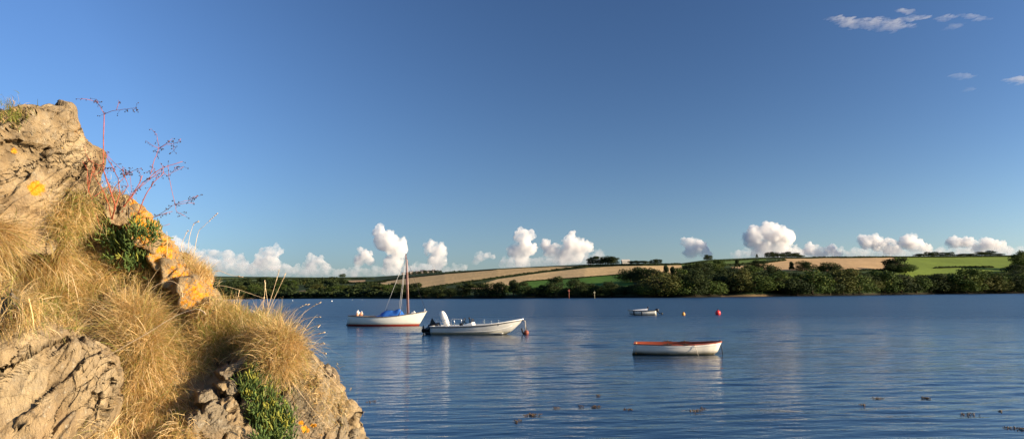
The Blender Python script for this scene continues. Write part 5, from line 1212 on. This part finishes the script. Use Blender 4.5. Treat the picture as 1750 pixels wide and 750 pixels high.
# ---- tall seeding stalks, traced as bending stems with a drooping head
def stalk(pts, head, label, thick=0.0011, lean=0.0):
    """pts in photo pixels from root to tip"""
    base, no = hit(*pts[0]); d0 = base.y; W = [base]
    n = len(pts)
    for i, (x, y) in enumerate(pts[1:]):
        W.append(P(x, y, d0 - 0.06 * (i + 1) / n + lean * (i + 1) / n))
    # smooth
    Q = []
    for i in range(len(W) - 1):
        p0 = W[max(i - 1, 0)]; p1 = W[i]; p2 = W[i + 1]; p3 = W[min(i + 2, len(W) - 1)]
        for t in np.linspace(0, 1, 6, endpoint=False):
            Q.append(0.5 * ((2 * p1) + (p2 - p0) * t + (2 * p0 - 5 * p1 + 4 * p2 - p3) * t * t + (3 * p1 - p0 - 3 * p2 + p3) * t ** 3))
    Q.append(W[-1]); b = MB(); k = len(Q); b.tube([q - base for q in Q], [thick * (1.2 - 0.7 * i / k) for i in range(k)], 5)
    e = b.build('grass_stalk', STALKM)
    e.location = base
    if head:
        h = MB(); rs = random.Random(int(pts[0][0] * 7 + pts[-1][1]))
        m = max(3, int(head / 0.006)); L = 0; i = k - 1; 
        tot = 0; idx = k - 1
        while idx > 1 and tot < head: tot += (Q[idx] - Q[idx - 1]).length; idx -= 1
        seg = Q[idx:]
        for j in range(m):
            u = j / m * (len(seg) - 1); a = int(u); q = seg[a].lerp(seg[min(a + 1, len(seg) - 1)], u - a); t = (seg[min(a + 1, len(seg) - 1)] - seg[a - 1 if a else 0]).normalized()
            off = Vector((rs.uniform(-1, 1), rs.uniform(-1, 1), rs.uniform(-1, 1))) * 0.0022
            h.tube([q + off - base, q + off + t * 0.009 + off * 0.8 - base], [0.0034, 0.0014], 5)
        h.build('seed_head', STALKM, e)
    tag(e, label, 'grass stalk', 'tall seeding grass stalks'); return e
STALKM = simple('ripe straw', (0.80, 0.60, 0.36), 0.6, 0.2, 30, 0.3)
ST = [([(115, 545), (117, 500), (116, 440), (114, 385), (112, 362)], 0, 'straight upright stalk crossing the swept tussock left of centre'),
      ([(138, 540), (132, 505), (123, 470), (120, 464)], 0.02, 'short leaning stalk just right of the upright one'),
      ([(350, 440), (338, 400), (350, 385), (372, 364)], 0.05, 'long feathery stalk, tallest on the skyline tuft'),
      ([(335, 445), (322, 418), (330, 385), (340, 378)], 0.035, 'second feathery stalk left of the tallest on the skyline tuft'),
      ([(328, 450), (310, 425), (318, 400), (322, 394)], 0.025, 'short feathery stalk at the left of the skyline tuft'),
      ([(285, 440), (286, 415), (285, 395)], 0.0, 'thin upright stalk behind the middle orange stone'),
      ([(362, 470), (372, 462), (395, 470), (416, 473)], 0.02, 'low bent stalk over the far left hill'),
      ([(352, 500), (372, 488), (405, 494), (452, 510)], 0.0, 'long nearly level stalk pointing at the water'),
      ([(425, 556), (440, 530), (452, 510), (450, 508)], 0.0, 'thin stalk meeting the tip of the level one'),
      ([(398, 548), (404, 520), (409, 496)], 0.02, 'lone upright stalk left of the tall pair'),
      ([(452, 560), (460, 520), (472, 480), (477, 462)], 0.045, 'tallest stalk of the pair against the far wood'),
      ([(448, 562), (462, 525), (478, 490), (489, 466)], 0.035, 'right-hand leaning stalk of the tall pair'),
      ([(440, 560), (450, 520), (453, 490), (452, 480)], 0.03, 'shorter stalk just left of the tall pair'),
      ([(455, 565), (458, 530), (455, 500), (453, 486)], 0.025, 'faint stalk between the pair and its neighbour'),
      ([(470, 590), (482, 560), (505, 530), (528, 519)], 0.03, 'arching stalk with its head over the stern of the sailing boat'),
      ([(480, 590), (498, 556), (525, 530), (548, 516)], 0.035, 'outermost arching stalk, head highest at right'),
      ([(478, 595), (500, 565), (522, 545), (549, 541)], 0.02, 'arching stalk with level head, third from the top'),
      ([(480, 600), (502, 575), (526, 562), (545, 555), (543, 560)], 0.02, 'arching stalk with nodding head, fourth from the top'),
      ([(490, 610), (510, 590), (535, 572), (556, 568)], 0.025, 'arching stalk whose head is fifth from the top'),
      ([(495, 615), (515, 598), (540, 588), (555, 586)], 0.02, 'arching stalk whose head is sixth from the top'),
      ([(500, 625), (520, 608), (545, 602), (558, 604)], 0.02, 'lowest of the arching stalks beside the water'),
      ([(520, 640), (545, 634), (565, 636), (574, 644)], 0.015, 'single drooping stalk over the water below the arching ones'),
      ([(180, 610), (250, 570), (300, 540), (335, 528), (352, 536)], 0.03, 'long pale stalk arching across the golden mop'),
      ([(225, 520), (262, 490), (290, 480), (308, 490), (312, 508)], 0.02, 'pale hooked stalk under the lichened stones'),
      ([(210, 660), (205, 670), (212, 656), (220, 652)], 0.02, 'small bright sprig at the foot of the boulder'),
      ([(420, 600), (395, 575), (372, 572), (350, 590)], 0.0, 'straw stalk bending left over the dark hollow'),
      ([(420, 575), (385, 580), (350, 595), (318, 605)], 0.0, 'long straw stalk lying left across the dark hollow'),
      ([(535, 610), (560, 640), (585, 668), (600, 690)], 0.0, 'straw stem lying down along the right slab'),
      ([(490, 640), (520, 680), (545, 712), (560, 730)], 0.0, 'long bent straw stem hanging over the right slab')]
for p_, h_, l_ in ST: stalk(p_, h_ * 1.3, l_, 0.0017 if h_ else 0.0017)

# ---- the dead umbel plant
def dead_plant():
    base, no = hit(182, 405); D = base.y - 0.14; e = empty('dead_plant', base); RD = simple('dry red stem', (0.40, 0.10, 0.05), 0.6, 0.35, 40, 0.25); SD = simple('dark seed', (0.05, 0.025, 0.018), 0.7, 0.3, 40, 0.2)
    rs = random.Random(4)
    BR = [([(182, 405, 0), (192, 378, 0), (196, 350, -.02), (186, 318, -.04), (176, 290, -.05), (177, 250, -.04), (178, 195, -.03)], 0.0065),
          ([(178, 195, -.03), (168, 178, -.02), (165, 170, 0)], 0.0022), ([(178, 195, -.03), (192, 190, -.04), (212, 187, -.05), (232, 185, -.06)], 0.0022),
          ([(182, 405, 0), (198, 380, .02), (214, 350, .04), (236, 318, .06), (243, 300, .06)], 0.006),
          ([(210, 355, .04), (245, 312, .06), (275, 288, .08), (312, 276, .1)], 0.0042), ([(232, 325, .05), (275, 292, .08), (286, 300, .09), (314, 285, .1)], 0.0024),
          ([(257, 298, .06), (264, 272, .07), (272, 254, .08), (268, 230, .08)], 0.003), ([(272, 254, .08), (285, 247, .08), (297, 246, .09), (297, 258, .1)], 0.002),
          ([(287, 282, .09), (290, 310, .1), (298, 345, .1), (302, 362, .1), (318, 370, .1)], 0.0022), ([(298, 350, .1), (312, 344, .1), (326, 342, .12), (337, 336, .12)], 0.0018),
          ([(236, 365, .04), (248, 335, .05), (262, 312, .05), (280, 295, .06)], 0.0045), ([(192, 398, -.02), (230, 372, -.04), (262, 372, -.04), (290, 355, -.03), (298, 350, -.03)], 0.0025),
          ([(196, 360, 0), (205, 330, .02), (202, 305, .03), (190, 280, .04), (178, 262, .04), (155, 256, .05)], 0.0038), ([(205, 335, .02), (220, 318, .03), (208, 290, .04), (192, 275, .04)], 0.003),
          ([(182, 405, 0), (168, 380, -.03), (160, 350, -.05), (150, 320, -.06), (150, 290, -.06), (140, 275, -.06)], 0.0042), ([(150, 330, -.06), (160, 280, -.06), (150, 272, -.05)], 0.003),
          ([(192, 378, 0), (186, 350, -.03), (172, 318, -.05), (160, 300, -.06), (162, 285, -.05)], 0.0042), ([(186, 318, -.04), (150, 345, -.05), (160, 330, -.05)], 0.002),
          ([(182, 348, -.02), (198, 318, -.03), (215, 300, -.03), (222, 290, -.02)], 0.0028), ([(176, 278, -.05), (170, 282, -.05), (162, 296, -.05)], 0.0018), ([(290, 383, .06), (270, 388, .04), (262, 392, .03)], 0.0016),
          ([(225, 340, .04), (228, 350, .04), (222, 300, .03), (218, 295, .03)], 0.002)]
    tips = []
    for pts, r in BR:
        W = [P(x, y, D + 0.12 - 0.24 * min(1, max(0, (405 - y) / 45)) - max(0, 178 - x) * 0.006 + z * 2) - base for x, y, z in pts]; Q = []
        for i in range(len(W) - 1):
            for t in (0, 0.33, 0.66): Q.append(W[i].lerp(W[i + 1], t) + Vector((rs.uniform(-1, 1), rs.uniform(-1, 1), rs.uniform(-1, 1))) * 0.0022)
        Q.append(W[-1]); b = MB(); k = len(Q); b.tube(Q, [r * (1 - 0.5 * i / k) * 0.76 for i in range(k)], 6); o = b.build('stem', RD, e)
        # short side rays carrying seeds along the outer half
        m = 5 if r < 0.004 else 3
        s = MB()
        for _ in range(m * 2):
            i = rs.randint(k // 2, k - 1); q = Q[i]; dv = Vector((rs.uniform(-1, 1), rs.uniform(-.6, .6), rs.uniform(-1, 0.7))).normalized() * rs.uniform(0.012, 0.035)
            s.tube([q, q + dv * 0.6, q + dv + Vector((0, 0, -0.003))], [0.0009, 0.0007, 0.0006], 4)
            s.ball(q + dv, rs.uniform(0.0024, 0.0044), 1, (0.8, 0.8, 1.2))
            if rs.random() < .35: s.ball(q + dv * 1.15 + Vector((rs.uniform(-.008, .008), 0, rs.uniform(-.008, .004))), 0.0035, 1)
        tw = MB()
        for _ in range(3 if r > 0.0028 else 1):
            i = rs.randint(k // 3, k - 1); q = Q[i]; dv = Vector((rs.uniform(-1, 1), rs.uniform(-.5, .5), rs.uniform(-0.1, 1))).normalized() * rs.uniform(0.05, 0.13); mid = q + dv * 0.5 + Vector((rs.uniform(-1, 1), 0, rs.uniform(-1, 1))) * 0.012
            tw.tube([q, mid, q + dv], [0.0016, 0.0012, 0.0008], 5)
            for t in range(4):
                c = mid.lerp(q + dv, t / 3) + Vector((rs.uniform(-1, 1), rs.uniform(-1, 1), rs.uniform(-1, .3))) * 0.012
                tw.tube([mid.lerp(q + dv, t / 3), c], [0.0007, 0.0006], 4); s.ball(c, rs.uniform(0.0024, 0.004), 1)
        tw.build('twig', RD, o)
        s.build('seeds', SD, o)
    tag(e, 'dead red-stemmed plant with dark seeds standing against the sky beside the crag', 'dead plant')
dead_plant()

# ---- rock samphire: fleshy forked leaves
def samphire(poly, n, label, seed, yellow=0.15, ll=0.036):
    rs = np.random.RandomState(seed); A = [hit(*p) for p in grid_pts(poly, 34, seed)]; R_ = []; D = []; 
    k = rs.randint(len(A), size=n); N0 = np.array([a[1] for a in A])[k]; R0 = np.array([a[0] for a in A])[k]
    st = rs.rand(n)[:, None]; ax = N0 * 0.6 + np.array([0.15, -0.3, 0.75]) + rs.normal(size=(n, 3)) * 0.28; ax /= np.linalg.norm(ax, axis=1)[:, None]
    R0 = R0 + N0 * (0.11 if seed == 3 else 0) + rs.normal(size=(n, 3)) * 0.012 + ax * st * 0.12
    d = ax * 0.8 + rs.normal(size=(n, 3)) * 0.55; d /= np.linalg.norm(d, axis=1)[:, None]
    L = ll * rs.uniform(0.5, 1.1, n) * (0.6 + 0.5 * st[:, 0]); v = np.clip(rs.normal(0.42, 0.2, n) + 0.25 * (st[:, 0] - .5) + 0.5 * fbm(R0 * 13 + seed, 2), 0, 1)
    v = np.where((perlin(R0 * 16 + 3 + seed) > 0.45 - yellow) & (st[:, 0] > 0.45), 0.95, v * 0.8)
    side = np.cross(d, rs.normal(size=(n, 3))); side /= np.linalg.norm(side, axis=1)[:, None]; b2 = np.cross(d, side)
    w = 0.0038 * rs.uniform(0.7, 1.3, n)[:, None]; Ls = L[:, None]; V = []
    for t, ww in ((0.0, 0.5), (0.35, 1.0), (0.75, 0.9)):
        c = R0 + d * Ls * t + np.array([0, 0, 0.010]) * t * t
        for a in (0, 2.094, 4.189): V.append(c + (side * math.cos(a) + b2 * math.sin(a)) * w * ww)
    V.append(R0 + d * Ls + np.array([0, 0, 0.012])); V = np.stack(V, 1); b = (np.arange(n) * 10)[:, None]
    F4 = np.concatenate([b + np.array([[3 * r + j, 3 * r + (j + 1) % 3, 3 * r + 3 + (j + 1) % 3, 3 * r + 3 + j]]) for r in (0, 1) for j in range(3)]); F3 = np.concatenate([b + np.array([[6 + j, 6 + (j + 1) % 3, 9]]) for j in range(3)])
    c = np.array(A[0][0]); o = mesh('samphire_plant', V.reshape(-1, 3) - c, [F4, F3], SAM, None, True, {'vary': np.repeat(v, 10)}); o.location = c
    tag(o, label, 'green plant', 'rock samphire plants'); return o
SAM = blade_material('samphire leaves', (0.52, 0.50, 0.09), (0.20, 0.30, 0.08), (0.08, 0.16, 0.05))
samphire([(412, 652), (436, 644), (458, 662), (462, 690), (440, 700), (416, 688)], 1100, 'upper bright green samphire clump above the yellow-flowered one', 1, 0.05)
samphire([(422, 708), (440, 702), (484, 708), (500, 730), (508, 765), (446, 770), (432, 735)], 2100, 'large samphire clump with yellow-green heads at the bottom edge', 2, 0.12)
samphire([(195, 398), (225, 392), (252, 412), (256, 445), (238, 470), (210, 468), (202, 430)], 1500, 'greyish green leafy plant on the ridge under the dead plant', 3, 0.05, 0.045)
